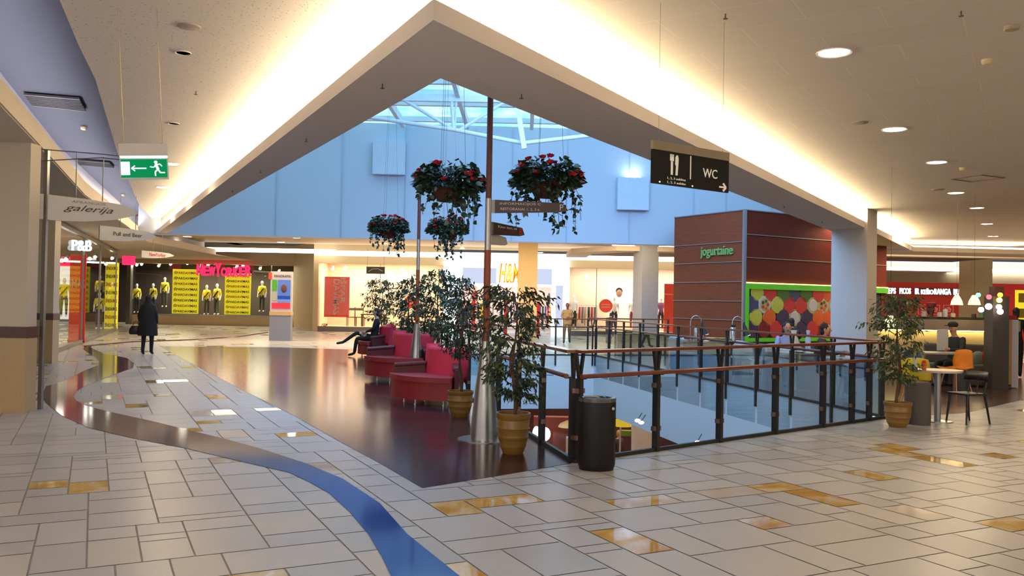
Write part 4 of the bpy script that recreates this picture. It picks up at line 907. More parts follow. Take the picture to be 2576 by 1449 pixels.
for u, lab in ((1192,'red security gate at the left of the shop entrance'),(1273,'red security gate between the tall post and the cream column'),(1354,'red security gate touching the right side of the cream column')):
    t = thing('security_gate', lab, 'gate', (X(u,YH-.6), YH-.6, 0)); m = MB(); m.box((0,0,.85),(.16,.4,1.6)); m.build('panel', mat('gate_red', (206,40,44), .4, em=((206,40,44),.2)), t); m = MB(); m.box((0,0,.025),(.3,.5,.05)); m.build('base', mat('gate_base', (120,30,34), .5), t)
for u, lab in ((1195,'picture of a person in red above the racks in the entrance'),(1242,'yellow and black clothes picture above the racks in the entrance')):
    t = thing('wall_picture', lab, 'picture', D(u,735,48)); m = MB(); m.box((0,0,0),(.6,.05,1.2)); o = m.build('panel', cl('pic_pale',230,214,190), t); m = MB(); m.ball((0,-.04,.25),(.12,.02,.16)); m.build('face', skinm, o); m = MB(); m.box((0,-.04,-.25),(.34,.02,.6)); m.build('torso', gar[1] if u < 1200 else gar[0], o)

# ================================================================ INFORMATION TOTEM
pt = P(706,857); t = thing('information_totem', 'grey information totem with a poster, in front of the dark clothes shop', 'totem', pt)
W_ = 53/2127*pt.y; m = MB(); m.box((0,0,.475),(W_,.3,.95)); m.build('pedestal', mat('totem_grey', (132,134,146), .5), t)
m = MB(); m.box((0,0,1.02),(W_*1.02,.34,.14)); m.build('ledge', mat('totem_wood', (206,164,110), .5), t)
m = MB(); m.box((0,0,1.84),(W_*1.02,.16,1.5)); o = m.build('display_frame', mat('totem_frame', (178,172,172), .4, em=((178,172,172),.15)), t)
def pl(x0,x1,z0,z1,rgb,n): m = MB(); m.box(((x0+x1)/2*W_,-.09,(z0+z1)/2),((x1-x0)*W_,.02,z1-z0)); return m.build('poster_panel', mat(n,rgb,.5,em=(rgb,.25)), o)
pl(-.43,-.2,1.86,2.28,(70,140,40),'pp_green'); pl(-.16,.44,1.55,2.28,(74,108,178),'pp_blue'); pl(-.43,.44,1.2,1.42,(206,48,66),'pp_red'); pl(-.43,-.2,1.5,1.82,(150,150,130),'pp_grey'); pl(-.16,.44,1.45,1.68,(90,130,200),'pp_blue2')
m = MB(); m.ball((.14*W_,-.11,1.96),(.11,.02,.16),12,k=8); m.build('portrait', mat('pp_face', (96,54,48), .6), o)
m = MB(); letters(m,'PANORAMA',frame((.06*W_,-.1,2.42),(1,0,0)),.62,.09,0,.01); m.build('lettering', yblk, o)
m = MB(); m.box((-.5*W_-.02,-.05,2.42),(.12,.12,.24)); m.build('corner_logo', mat('logo_coral', (220,70,60), .5), o)
# ================================================================ HANGING SIGNS
wire = mat('wire', (110,116,124), .4, .6); swht = mat('sign_white', (206,202,198), .5)
a, b = D(299,362,7.55), D(421,362,7.65); dx = (b-a); w = dx.length; c = (a+b)/2
t = thing('exit_sign', 'green emergency exit sign with a running figure and arrow, hanging at the left', 'sign', c); M0 = frame((0,0,0), dx); 
m = MB(M0); m.box((0,-.055,0),(w,.11,.04)); m.build('lamp_housing', mat('exit_housing', (206,198,186), .5), t)
m = MB(M0); m.box((0,-.118,.0),(w*.97,.012,.03)); m.build('light_strip', emit('exit_strip', (224,238,255), 3), t)
m = MB(M0); m.box((0,-.225,0),(w,.19,.016)); o = m.build('panel', mat('exit_white', (196,206,200), .5), t)
m = MB(M0); m.box((0,-.222,.009),(w*.95,.165,.006)); m.build('panel_face', emit('exit_green', (10,122,70), .95), o)
ew = emit('exit_symbol', (214,228,220), .95); Z = .014
m = MB(M0); m.box((-.155,-.222,Z),(.075,.12,.004)); m.build('door_symbol', ew, o)
m = MB(M0); m.box((-.04,-.222,Z),(.12,.012,.004)); 
for s in (-1,1): m.bar((-.105,-.222,Z),(-.075,-.222+s*.024,Z),.011,.004,up=(0,0,1))
m.build('arrow_symbol', ew, o)
m = MB(M0); m.cyl((.1,-.168,Z-.002),(.1,-.168,Z+.002),.015)
for p, q, r in (((.098,-.185),(.118,-.232),.024),((.1,-.19),(.135,-.185),.011),((.135,-.185),(.152,-.205),.01),((.102,-.196),(.078,-.214),.011),((.078,-.214),(.05,-.208),.01),((.118,-.232),(.135,-.262),.014),((.135,-.262),(.175,-.262),.012),((.114,-.234),(.092,-.256),.014),((.092,-.256),(.095,-.292),.012)):
    m.bar((p[0],p[1],Z),(q[0],q[1],Z),r,.004,up=(0,0,1))
m.build('running_figure', ew, o)
for s in (-.4,.4): m = MB(M0); m.cyl((s*w,0,0),(s*w,ZC-c.z,0),.003,n=5); m.build('hanging_wire', mat('wire_gold', (170,150,110), .4, .6), t)

a, b = D(1640,360,7.2), D(1832,378,7.75); dx = V((b.x-a.x, b.y-a.y, 0)); w = dx.length; c = V(((a.x+b.x)/2,(a.y+b.y)/2,0)); c.z = D(1736,369,7.47).z; WX = w; w = .65
t = thing('direction_sign', 'black hanging sign with a fork and knife and the letters WC with an arrow', 'sign', c); M0 = frame((0,0,0), dx) @ Matrix.Diagonal((WX/.65, 1.08, 1, 1))
m = MB(M0); m.box((0,-.035,0),(w,.07,.03)); m.build('housing', mat('wc_strip', (150,132,104), .5), t)
m = MB(M0); m.box((0,-.205,0),(w,.27,.022)); o = m.build('panel', mat('wc_black', (26,25,22), .45, spec=.2), t)
we = mat('wc_print', (208,198,176), .6, em=((208,198,176), .3)); Z = .014
m = MB(M0); letters(m,'WC',Matrix.Identity(4) @ Matrix.Translation((.155,-.2,Z)),.125,.075,0,.004); m.build('lettering', we, o)
m = MB(M0); m.box((-.015,-.175,Z),(.007,.19,.004)); m.build('divider', we, o)
m = MB(M0); m.box((-.171,-.2,Z),(.016,.11,.004)); m.box((-.171,-.128,Z),(.03,.03,.004)); 
for k in (-.0115,0,.0115): m.box((-.171+k,-.105,Z),(.006,.03,.004))
m.build('fork_symbol', we, o)
m = MB(M0); m.prism([(-.14,-.255),(-.124,-.255),(-.119,-.17),(-.117,-.12),(-.122,-.095),(-.132,-.092),(-.142,-.11),(-.144,-.165),(-.137,-.18)],Z-.002,Z+.002); m.build('knife_symbol', we, o)
for i, s in enumerate(('1, 2, 3 aukštas','1, 2, 3 aukšte')): m = MB(M0); letters(m, s, Matrix.Translation((-.13,-.285-.033*i,Z)),.15,.02,0,.003); m.build('lettering', we, o)
m = MB(M0); m.box((.265,-.3,Z),(.055,.014,.004)); 
for s in (-1,1): m.bar((.297,-.3,Z),(.272,-.3+s*.033,Z),.015,.004,up=(0,0,1))
m.build('arrow_symbol', we, o)
for x in (-.27,.0,.27): m = MB(M0); m.cyl((x,-.325,.0),(x,-.325,.018),.007); m.build('screw', mat('chrome', (200,198,196), .15, .95), o)
for s in (-.42,.42): m = MB(M0); m.cyl((s*w,0,0),(s*w,(ZC-c.z)/1.08,0),.0013,n=4); m.build('hanging_wire', wire, t)

def flag(label, u0, u1, v0, v1, y0, y1, txt, tm, shear=0, small=None, wires=True, bold=0, th=.32):
    a, b = D(u0, v0, y0), D(u1, v0, y1); a2 = D(u0, v1, y0); h = a.z-a2.z; dx = V((b.x-a.x,b.y-a.y,0)); w = dx.length
    t = thing('flag_sign', label, 'sign', a); M0 = frame((0,0,0), dx)
    m = MB(M0); pts = [(0,0),(w*.5,-h*.06),(w*.85,-h*.17),(w,-h*.45),(w*.95,-h*.58),(w*.75,-h*.8),(w*.45,-h*.96),(w*.2,-h),(0,-h*.98)]
    m.prism(pts, -.02, .02); o = m.build('panel', swht, t)
    m = MB(M0); letters(m, txt, Matrix.Translation((w*.48,-h*.48,.024)), w*.5, h*th, 0, .004, shear, bold); m.build('lettering', tm, o)
    if small: m = MB(M0); letters(m, small, Matrix.Translation((w*.48,-h*.2,.024)), w*.34, h*.1, 0, .004); m.build('lettering', mat('small_print', (150,146,142), .6), o)
    if wires:
        for s in (.35,.62): m = MB(M0); m.cyl((w*s,-h*.08,0),(w*s,.62 if y0 < 16 else .75,0),.008,n=6); m.build('hanging_rod', wire, t)
    return t
tblk = mat('sign_text', (52,46,46), .6)
t = flag('white fin shaped hanging sign with a black handwritten word', 99,349,487,552, 11.7, 12.6, 'galerija', tblk, .45, 'APRANGOS')
m = MB(); 
for z0, z1 in ((.62,.55),(.45,.5)): m.tube([(-.05,0,z0),(.8,.1,z1+.03),(1.45,.15,z1-.02)], .008, 6)
m.build('bracket', wire, t)
flag('white fin shaped hanging sign with wide black letters, the middle one of three', 250,394,567,604, 18.5, 19.6, 'Pull and Bear', tblk, 0, None, True, .004, .26)
flag('small white fin shaped hanging sign with red letters, farthest of three', 356,438,630,648, 29.5, 30.5, 'NewYorker', mat('sign_text_red', (196,60,60), .6), 0, None, True, .01, .5)

# ================================================================ CEILING FITTINGS
lens = emit('downlight_lens', (255,244,226), 24); ringm = mat('downlight_ring', (214,206,196), .4)
def down(u, v, label, z=ZC, on=True, r=.15, power=22):
    p = P(u, v, z); t = thing('downlight', label, 'light', (p.x, p.y, z), 0, 'recessed ceiling lights')
    m = MB(); m.lathe([(r*1.0,-.004),(r*1.16,-.012),(r*1.18,.0),(r*1.16,.004)], n=24, caps=False); m.build('ring', ringm, t)
    m = MB(); m.lathe([(0,-.006),(r,-.006)], n=24); m.build('lens', lens if on else mat('lens_off', (150,140,126), .3), t)
    if on and power and p.y < 26: area((p.x, p.y, z-.03), r*2, power, (255,228,184), disk=True)
ordn = ['nearest','second nearest','third nearest','fourth nearest','fifth nearest','sixth nearest','farthest']
for (u, v), o_ in zip(((2098,132),(2250,325),(2357,408),(2405,485),(2458,523),(2483,563),(2528,611)), ordn): down(u, v, 'round glowing recessed light in the right ceiling, %s of the row' % o_)
for u, v, l in ((2491,594,'left one of a close pair'),(2505,594,'right one of a close pair')): down(u, v, 'tiny glowing ceiling light over the far cafe, '+l, r=.08, power=0)
for u, v, l in ((430,412,'nearest, just right of the exit sign'),(411,471,'second, below the exit sign'),(400,512,'third, near the end of the cove')): down(u, v, 'round glowing recessed light in the perforated ceiling, '+l, power=10)
for u, v, l in ((471,595,'leftmost'),(455,607,'second from left'),(745,598,'above the totem'),(707,609,'left of the one above the totem'),(966,612,'under the small left basket'),(914,621,'left of the small left basket'),(1163,625,'under the small right basket'),(1358,635,'right of the cream column')): down(u, v, 'round light in the slatted passage ceiling, '+l, r=.17, power=0)
down(461,132,'unlit round ceiling spot with a pale ring, nearer one in the perforated ceiling', on=False, r=.07); down(437,310,'small half lit ceiling spot in the perforated ceiling above the exit sign', on=False, r=.07)
def speaker(u, v, label, r=.11, z=ZC):
    p = P(u, v, z); t = thing('ceiling_speaker', label, 'speaker', p); m = MB(); m.lathe([(0,-.012),(r*.9,-.012),(r,-.006),(r*1.02,0)], n=24); m.build('grille', mat('speaker_grille', (160,148,136), .7, bump=(200,.5)), t)
speaker(475,66,'round flat ceiling speaker in the perforated ceiling, nearest the top edge'); speaker(2163,308,'round flat ceiling speaker left of the second ceiling light'); speaker(2360,476,'flat round ceiling speaker by the fourth ceiling light', .13)
def smoke(u, v, label, z=ZC):
    p = P(u, v, z); t = thing('smoke_detector', label, 'detector', p); m = MB(); m.lathe([(.03,-.05),(.045,-.045),(.055,-.02),(.055,0)], n=18); m.build('body', mat('detector_cream', (214,196,150), .5), t)
smoke(2483,150,'cream smoke detector at the right edge of the ceiling, larger one'); smoke(2421,422,'small smoke detector between the ceiling lights'); smoke(211,320,'cream smoke detector on the grey blue ceiling, nearer one', 4.6); smoke(310,489,'cream smoke detector on the grey blue ceiling, farther one', 4.6)
def sprink(u, v, label, z):
    p = P(u, v, z); t = thing('ceiling_sprinkler', label, 'sprinkler', p); m = MB(); m.cyl((0,0,0),(0,0,-.045),.006,n=6); m.build('stem', mat('brass', (110,92,70), .4, .6), t); m = MB(); m.lathe([(.02,-.047),(.024,-.043),(0,-.042)], n=10); m.build('deflector', mat('brass', (110,92,70), .4, .6), t)
for u, v, z, l in ((962,211,ZS,'on the soffit left of the skylight corner'),(1312,237,ZS,'on the soffit right of the skylight corner'),(770,348,ZS,'on the left soffit'),(655,428,ZS,'on the left soffit near the far step'),(585,478,ZS,'on the left soffit, farthest'),(1972,518,ZS,'on the right soffit above the wooden kiosk'),(2068,557,ZS,'on the right soffit near the pale column'),(2418,28,ZC,'at the top right of the panel ceiling'),(1825,35,ZC,'on the panel ceiling above the WC sign'),(493,229,ZC,'on the perforated ceiling'),(406,360,ZC,'on the perforated ceiling, behind the exit sign')): sprink(u, v, 'small sprinkler head '+l, z)
t = thing('ceiling_lamp', 'small pale boxed fitting at the top right corner of the ceiling', 'detector', P(2545,66,ZC)); m = MB(); m.lathe([(.06,-.035),(.075,-.02),(.075,0)], n=6); m.build('body', mat('fit_pale', (168,152,128), .5), t)
def vent(q, z, label):
    ps = [P(u, v, z) for u, v in q]; c = sum(ps, V())/4; t = thing('ceiling_vent', label, 'vent', c); m = MB(); m.prism([p-c for p in ps], -.03, 0); m.build('frame', mat('vent_dark', (66,62,66), .6), t)
    for k in range(1, 8): a_, b_ = mix(ps[0],ps[3],k/8)-c, mix(ps[1],ps[2],k/8)-c; m = MB(); m.bar(a_+V((0,0,-.035)), b_+V((0,0,-.035)), .02, .01); m.build('slat', mat('vent_slat', (48,46,50), .6), t)
vent(((60,233),(200,245),(216,277),(82,262)), 4.6, 'dark rectangular grille in the grey blue ceiling, nearer one')
vent(((192,400),(276,407),(287,420),(200,412)), 4.6, 'dark rectangular grille in the grey blue ceiling, farther one')
t = thing('ceiling_hatch', 'faint square access hatch in the panel ceiling below the third light', 'hatch', P(2440,448,ZC)); m = MB()
q = [P(2392,450,ZC),P(2470,440,ZC),P(2527,447,ZC),P(2443,457,ZC)]; c = P(2440,448,ZC)
for a_, b_ in zip(q, q[1:]+q[:1]): m.bar(a_-c+V((0,0,-.006)), b_-c+V((0,0,-.006)), .03, .01)
m.build('frame', mat('hatch_line', (112,98,80), .7), t)

# ================================================================ WOODEN KIOSK
K0, K1, K2 = V((X(1694,27.6),27.6,0)), V((X(1871,25),25,0)), V((X(2229,28.3),28.3,0)); ZK = 4.46
kw = mat('kiosk_wood_light', (134,68,42), .6, noise=(3,.35), stretch=(1,1,14), spec=.2); kd = mat('kiosk_wood_dark', (104,38,26), .6, noise=(3,.35), stretch=(1,1,14), spec=.2); ks = mat('kiosk_trim', (150,146,146), .35, .5); kg = mat('kiosk_green', (76,160,28), .5, em=((76,160,28), .25))
t = thing('wooden_kiosk', 'tall wood clad kiosk with a green framed counter window and green lettering', 'kiosk', K1)
k0, k2 = K0-K1, K2-K1; m = MB(); dl = k0.normalized(); dr = k2.normalized(); bk = k0+V((.4,1.1,0))
m.prism([k0, (0,0,0), (.6,3.0,0), bk], 0, ZK); m.build('left_block', kw, t)
def bar2(mb, a, b, z0, z1, th, mi=0):
    mb.bar(V((a.x,a.y,(z0+z1)/2)), V((b.x,b.y,(z0+z1)/2)), th, z1-z0, mi)
g0, g1 = V((0,0,0)), k2
nr = V((dr.y,-dr.x,0))
m = MB(); bar2(m, g0-nr*.3, g1-nr*.3, 2.34, ZK, .6); m.build('right_fascia', kd, t)
m = MB(); bar2(m, g0-nr*.3, g1-nr*.3, 0, .55, .6); m.build('counter_base', mat('kiosk_base', (66,84,112), .5), t)
m = MB(); bar2(m, k2-dr*.25-nr*.3, k2-nr*.3, .55, 2.34, .6); m.build('end_post', kd, t)
nl = V((-dl.y,dl.x,0)); nl = nl if nl.y < 0 else -nl
for z in (.62, 1.18,1.75,2.33,2.93,3.52):
    m = MB(); m.bar(k0+nl*.012+V((0,0,z)), nl*.012+V((0,0,z)), .03, .022); m.build('joint_strip', ks, t)
for z in (3.05,3.74):
    m = MB(); m.bar(nr*.012+V((0,0,z)), k2+nr*.012+V((0,0,z)), .03, .022); m.build('joint_strip', ks, t)
m = MB(); m.box((0,0,ZK/2),(.09,.09,ZK),rz=R(20)); m.build('corner_strip', ks, t)
m = MB(); m.bar(k0+V((0,0,ZK)), V((0,0,ZK)), .06, .03); m.bar(V((0,0,ZK)), k2+V((0,0,ZK)), .06, .03); m.build('top_trim', ks, t)
m = MB(); gf = nr*.03
for z0, z1 in ((2.12,2.28),(.55,.66)): bar2(m, gf+dr*.02, gf+k2, z0, z1, .1)
m.bar(gf+dr*.07+V((0,0,.55)), gf+dr*.07+V((0,0,2.28)), .14, .1, up=dr); m.build('window_frame', kg, t)
m = MB(); bar2(m, nr*.06+dr*.05, nr*.06+k2, 2.29, 2.32, .03); m.build('light_strip', emit('kiosk_strip', (255,240,120), 2.5), t)
m = MB(); tl = k0*.36; letters(m, 'jogurtaine', frame(V((k0.x*.36,k0.y*.36,3.24))+nl*.04, -dl), 1.35, .36, 0, .05, bold=.012); m.build('lettering', mat('green_letters', (132,170,96), .5), t)
# fruit picture
fp = thing('fruit_picture', 'large picture of round fruit slices in the green framed kiosk window', 'picture', K1+nr*-.05)
m = MB(); bar2(m, dr*.1, k2-dr*.25, .6, 2.16, .04); o = m.build('panel', mat('fruit_back', (34,32,52), .5, noise=(2,.3)), fp)
fc = dict(y=(170,166,64), r=(180,48,46), g=(64,94,40), n=(56,66,84), v=(58,46,66), o=(196,84,36), m=(160,146,86), d=(112,28,32), w=(176,168,156), b=(54,62,92))
rows = [(2.02,[('y',.5),('r',1.05),('g',1.6),('n',2.1),('g',2.65),('r',3.2),('o',3.7),('g',4.3)]),(1.66,[('b',.3),('w',.8),('y',1.35),('r',1.9),('r',2.42),('m',2.95),('w',3.45),('m',3.95),('r',4.4)]),(1.28,[('y',.45),('o',1.02),('v',1.6),('m',2.15),('v',2.7),('o',3.2),('o',3.68),('v',4.2)]),(.92,[('v',.25),('d',.8),('r',1.3),('g',1.9),('v',2.45),('r',2.95),('d',3.4),('r',3.9)])]
M = frame(nr*.03, dr)
m = MB(M); mats_ = []; keys = list(fc)
for z, row in rows:
    for q, (c_, s) in enumerate(row):
        rr = .27; dz = .0; L0 = .01+.012*(q%3)
        s = s*.98+.08; m.cyl((s,z,0),(s,z,L0+.012),rr,rr*.94,22,keys.index(c_))
        if c_ in 'ymow': m.cyl((s,z,L0+.012),(s,z,L0+.02),rr*.72,rr*.66,18,keys.index('w' if c_ != 'w' else 'm')) if c_ in 'mw' else m.cyl((s,z,L0+.012),(s,z,L0+.02),rr*.8,rr*.3,9,keys.index(c_))
        if c_ == 'w':
            for a_ in range(5): m.cyl((s+.11*math.cos(a_*1.26),z+.11*math.sin(a_*1.26),L0+.02),(s+.11*math.cos(a_*1.26),z+.11*math.sin(a_*1.26),L0+.03),.055,.05,8,keys.index('rgvro'[a_]))
m.build('fruit_slices', [mat('fruit_'+k_, v_, .4, noise=(9,.15), em=(v_,.12)) for k_, v_ in fc.items()], fp)

# ================================================================ CAFE BEHIND THE OPENING
ctw = mat('cafe_white', (214,212,208), .35); steel2 = mat('leg_steel', (176,178,180), .25, .8)
def at(u, y): return V((X(u, y), y, 0))
def gooseneck(u, y, z, label, flip=1):
    t = thing('gooseneck_lamp', label, 'lamp', at(u,y)+V((0,0,z)))
    h = .62; pts = [(0,0,0),(0,0,h*.72)]+[(.13*(1-math.cos(a_*PI/6)),0,h*.72+.13*math.sin(a_*PI/6)*1.2) for a_ in range(1,6)]+[(.27,0,h*.66)]
    m = MB(); m.tube(pts, .013, 8); m.build('arm', steel2, t); m = MB(); m.lathe([(.07,0),(.07,.02),(.02,.03)], n=16); m.build('base', steel2, t)
    M_ = Matrix.Rotation(R(-12),3,'Y'); m = MB(); q = V((.3,0,h*.66-.02)); m.cyl(q+V((-.02,0,.02)), q+V((.05,0,-.24)), .03, .1, 18, caps=False); m.cyl(q+V((-.02,0,.08)), q+V((-.02,0,.02)), .022, .03); m.build('shade', mat('shade_dark', (42,52,58), .4, .3), t)
    m = MB(); m.cyl(q+V((.048,0,-.232)), q+V((.05,0,-.242)), .09, n=16); m.build('bulb', emit('lamp_warm', (255,250,240), 5), t)
HB = (1722,1838); yb = 20.8
t = thing('cafe_counter', 'high white topped counter with the two gooseneck lamps, in front of the wooden kiosk', 'counter', at(1790,yb))
m = MB(); m.box((0,0,.73),(1.5,.5,.04)); m.build('counter_top', ctw, t)
m = MB(); m.box((0,0,.35),(1.4,.4,.7)); m.build('body', mat('counter_brown', (84,56,46), .5), t)
gooseneck(1738,20.5,.75,'dark gooseneck lamp on the counter before the kiosk, the left one'); gooseneck(1843,20.4,.75,'dark gooseneck lamp on the counter before the kiosk, the right one')
def jar(u, y, z, r, h, label, m_, cap=None):
    t = thing('jar', label, 'jar', at(u,y)+V((0,0,z))); m = MB(); m.lathe([(r,0),(r,h*.8),(r*.7,h*.86)], n=16); m.build('body', m_, t); m = MB(); m.lathe([(r*.75,h*.84),(r*.8,h),(0,h)], n=16); m.build('lid', cap or steel2, t)
jar(1752,20.5,.75,.045,.36,'steel cutlery tin on the counter under the left lamp', steel2, mat('lid_dark', (40,40,42), .4)); jar(1845,20.4,.75,.07,.4,'steel canister on the counter under the right lamp', steel2, mat('lid_dark', (40,40,42), .4))
jar(1764,20.45,.75,.07,.16,'small red pot on the counter under the left lamp', mat('pot_red', (190,60,56), .5))
def bowl(u, y, z, label, rgb):
    t = thing('bowl', label, 'bowl', at(u,y)+V((0,0,z))); m = MB(); m.lathe([(.05,0),(.12,.03),(.15,.075),(.14,.07),(.05,.02)], n=18); m.build('body', mat('bowl_'+label[:6].strip(), rgb, .4), t)
bowl(1793,20.45,.75,'yellow bowl on the counter, the left one', (204,180,70)); bowl(1819,20.45,.75,'pale green bowl on the counter, the right one', (190,186,90))
wch_m = mat('chair_white', (206,206,202), .4)
def tubchair(u, y, rz, label, m_=None, lg=None, seatm=None):
    t = thing('cafe_chair', label, 'chair', at(u,y), rz); m_ = m_ or wch_m; lg = lg or steel2
    N = 9; m = MB(); q = []
    prof = [(-.22,.46),(-.12,.44),(.0,.43),(.12,.45),(.2,.5),(.23,.6),(.25,.72),(.26,.84)]
    for y_, z_ in prof:
        wd_ = .23 if z_ < .6 else .23-.05*(z_-.6)/.24
        for k_ in range(N): s = -1+2*k_/(N-1); q.append(V((s*wd_, y_-.06*s*s*(1 if z_ > .5 else 0)+.0, z_+.05*s*s*(1 if z_ < .5 else .0)-(.03*s*s if z_ > .8 else 0))))
    m.add(q, [(i*N+j, i*N+j+1, (i+1)*N+j+1, (i+1)*N+j) for i in range(len(prof)-1) for j in range(N-1)], 0, True)
    o = m.build('seat_shell', m_, t); sd = o.modifiers.new('s','SOLIDIFY'); sd.thickness = .02
    for x in (-1,1):
        for y_ in (-1,1): m = MB(); m.cyl((x*.21,y_*.2,0),(x*.13,y_*.12,.44),.011,.013,8); m.build('leg', lg, t)
    return t
tubchair(1710,21.0,R(150),'white shell chair left of the counter, beside the kiosk corner'); tubchair(1870,18.4,R(170),'white chair between the counter and the round white tables'); tubchair(1925,17.8,R(200),'white chair with its back to the round white table, left one'); tubchair(1985,16.9,R(160),'white chair tucked at the right side of the round white table')
bst = mat('stool_blue', (84,100,130), .7, noise=(20,.1))
for u, y, l in ((1722,20.45,'left'),(1783,19.25,'right')):
    t = thing('cube_seat', 'grey blue upholstered cube seat behind the glass, the %s one' % l, 'seat', at(u,y), R(20)); m = MB(); m.box((0,0,.26),(.5,.5,.42)); o = m.build('cushion', bst, t); bv = o.modifiers.new('b','BEVEL'); bv.width = .04; bv.segments = 3; m = MB(); m.box((0,0,.025),(.44,.44,.05)); m.build('base', rdark, t)
def rtable(u, y, r, label, z=.74):
    t = thing('round_table', label, 'table', at(u,y)); m = MB(); m.lathe([(r*.96,z-.03),(r,z-.015),(r,z),(0,z)], n=36); m.build('table_top', ctw, t)
    m = MB(); m.cyl((0,0,.02),(0,0,z-.03),.035,n=14); m.build('column', ctw, t); m = MB(); m.lathe([(.24,0),(.24,.012),(.04,.03)], n=28); m.build('foot', steel2, t); return t
rtable(1895,19.0,.42,'round white cafe table in front of the green kiosk window'); rtable(2002,16.2,.42,'round white cafe table nearest the opening, with bottles')
def bottle(u, y, z, h, r, label, rgb):
    t = thing('bottle', label, 'bottle', at(u,y)+V((0,0,z))); m = MB(); m.lathe([(r,0),(r,h*.62),(r*.55,h*.74),(r*.5,h*.86)], n=16); m.build('body', mat('bottle_%d%d'%(rgb[0],rgb[2]), rgb, .3), t); m = MB(); m.lathe([(r*.62,h*.84),(r*.8,h),(0,h)], n=14); m.build('cap', mat('bottle_cap_%d'%rgb[2], tuple(min(255,c_+20) for c_ in rgb), .4), t)
bottle(1998,16.2,.74,.42,.075,'tall cream bottle on the round white table by the opening',(206,206,190)); bottle(2034,16.3,.74,.42,.05,'tall pale blue bottle right of the cream one on the white table',(170,190,226)); bottle(2017,16.1,.74,.1,.03,'short white bottle between the tall cream and pale blue ones',(220,220,220))
t = thing('plate', 'dark oval plate on the round white table by the opening', 'plate', at(2013,15.95)+V((0,0,.742))); m = MB(); m.lathe([(.03,0),(.09,.005),(.11,.015),(.1,.016),(.03,.008)], n=20); m.build('dish', rdark, t)
SIT = dict(pelvis=(0,.1,.5), waist=(0,.12,.64), chest=(0,.1,.88), neck=(0,.06,1.03), throat=(0,.03,1.09), jaw=(0,-.01,1.15), skull=(0,.0,1.23), crown=(0,.01,1.29), shl=(.17,.07,.98), ell=(.23,-.06,.76), wrl=(.12,-.28,.78), hal=(.07,-.34,.79), shr=(-.17,.07,.98), elr=(-.23,-.06,.76), wrr=(-.12,-.28,.78), har=(-.07,-.34,.79),
    hil=(.09,.04,.49), knl=(.1,-.38,.5), anl=(.1,-.36,.09), tol=(.1,-.54,.04), hir=(-.09,.04,.49), knr=(-.1,-.38,.5), anr=(-.1,-.36,.09), tor=(-.1,-.54,.04))
figure('person', 'person in a pale blue shirt sitting at the white cafe table, head bent', 'person', at(1982,17.2), R(-10), [skinm, cl('shirt_pale_blue',150,166,206), cl('trousers_dark',46,44,50), shoe], SIT, 1.75, hair=(hairm,.6))
figure('person', 'person in dark grey with dark hair sitting behind the railing, right of the white table', 'person', at(2078,15.6), R(60), [skinm, cl('jacket_charcoal',54,54,58), cl('trousers_dark',46,44,50), shoe], SIT, 1.78, hair=(hairm,.8))
figure('person', 'person with black hair in dark green sitting before the fruit picture', 'person', at(1992,23.4), R(160), [skinm, cl('jacket_dark_green',30,44,38), blackc, shoe], SIT, 1.75, hair=(hairm,1.0))
tubchair(1992,23.55,R(160),'dark shell chair under the person in dark green, before the fruit picture', cl('shell_dark',60,60,64))
tubchair(2086,15.2,R(250),'dark grey shell chair behind the railing with a person in dark grey', cl('shell_grey',96,96,96))
tubchair(2150,14.3,R(200),'blue shell chair near the right end of the opening', cl('shell_blue',60,92,170)); rtable(2120,14.7,.34,'small white round table left of the blue chair, behind the glass')

# ================================================================ CAFE AT THE RIGHT
pt = P(2372,1060); t = thing('oval_table', 'oval white table on a silver column, in front of the grey cylinder stool', 'table', pt); z = .74
m = MB(); m.lathe([(.33*.97,z-.035),(.34,z-.02),(.34,z),(0,z)], n=40, sx=1.0, sy=.8); m.build('table_top', mat('table_cream', (222,206,190), .3), t); m = MB(); m.cyl((.0,.0,.02),(0,0,z-.03),.045,n=16); m.build('column', mat('col_silver', (160,156,154), .3, .6), t); m = MB(); m.lathe([(.2,0),(.2,.012),(.05,.03)], n=28); m.build('foot', steel2, t)
t.location.x -= .08
bottle(2304,11.9,.74,.27,.022,'slim clear bottle on the oval table',(206,214,220)); 
t = thing('tumbler', 'small orange and red cup on the oval table', 'cup', at(2326,11.95)+V((0,0,.74))); m = MB(); m.lathe([(.028,0),(.036,.11),(.03,.11),(.02,.02)], n=14); m.build('body', mat('cup_orange', (226,96,36), .5), t); m = MB(); m.ball((0,0,.12),(.03,.03,.03),8); m.build('filling', mat('cup_red', (214,40,30), .6), t)
t = thing('cylinder_stool', 'grey felt cylinder stool between the potted ficus and the table column', 'stool', P(2308,1066)); m = MB(); m.lathe([(.165,0),(.17,.03),(.17,.55),(.155,.585),(0,.59)], n=32); m.build('body', mat('felt_grey', (92,86,84), .95, noise=(60,.12)), t)
bk_ = mat('chair_black', (24,20,18), .35)
pc = P(2442,1066); t = thing('dining_chair', 'black wooden chair with tapered legs, alone on the pale tiles at the right', 'chair', pc+V((0,.1,0)), R(-72)); t.scale = (.88,.88,.94)
m = MB(); m.box((0,0,.44),(.42,.42,.03)); o = m.build('seat', mat('seat_black', (30,25,23), .5), t); bv = o.modifiers.new('b','BEVEL'); bv.width = .012; bv.segments = 2
for x in (-1,1):
    m = MB(); m.cyl((x*.2,-.22,0),(x*.17,-.17,.44),.014,.022,8); m.build('leg', bk_, t); m = MB(); m.cyl((x*.2,.26,0),(x*.17,.18,.44),.014,.022,8); m.build('leg', bk_, t)
    m = MB(); m.cyl((x*.16,.18,.45),(x*.17,.23,.68),.018,.014,8); m.build('back_post', bk_, t)
m = MB(); m.cyl((0,.19,.45),(0,.24,.68),.014,.012,8); m.build('back_spindle', bk_, t)
m = MB(); N = 8; q = []
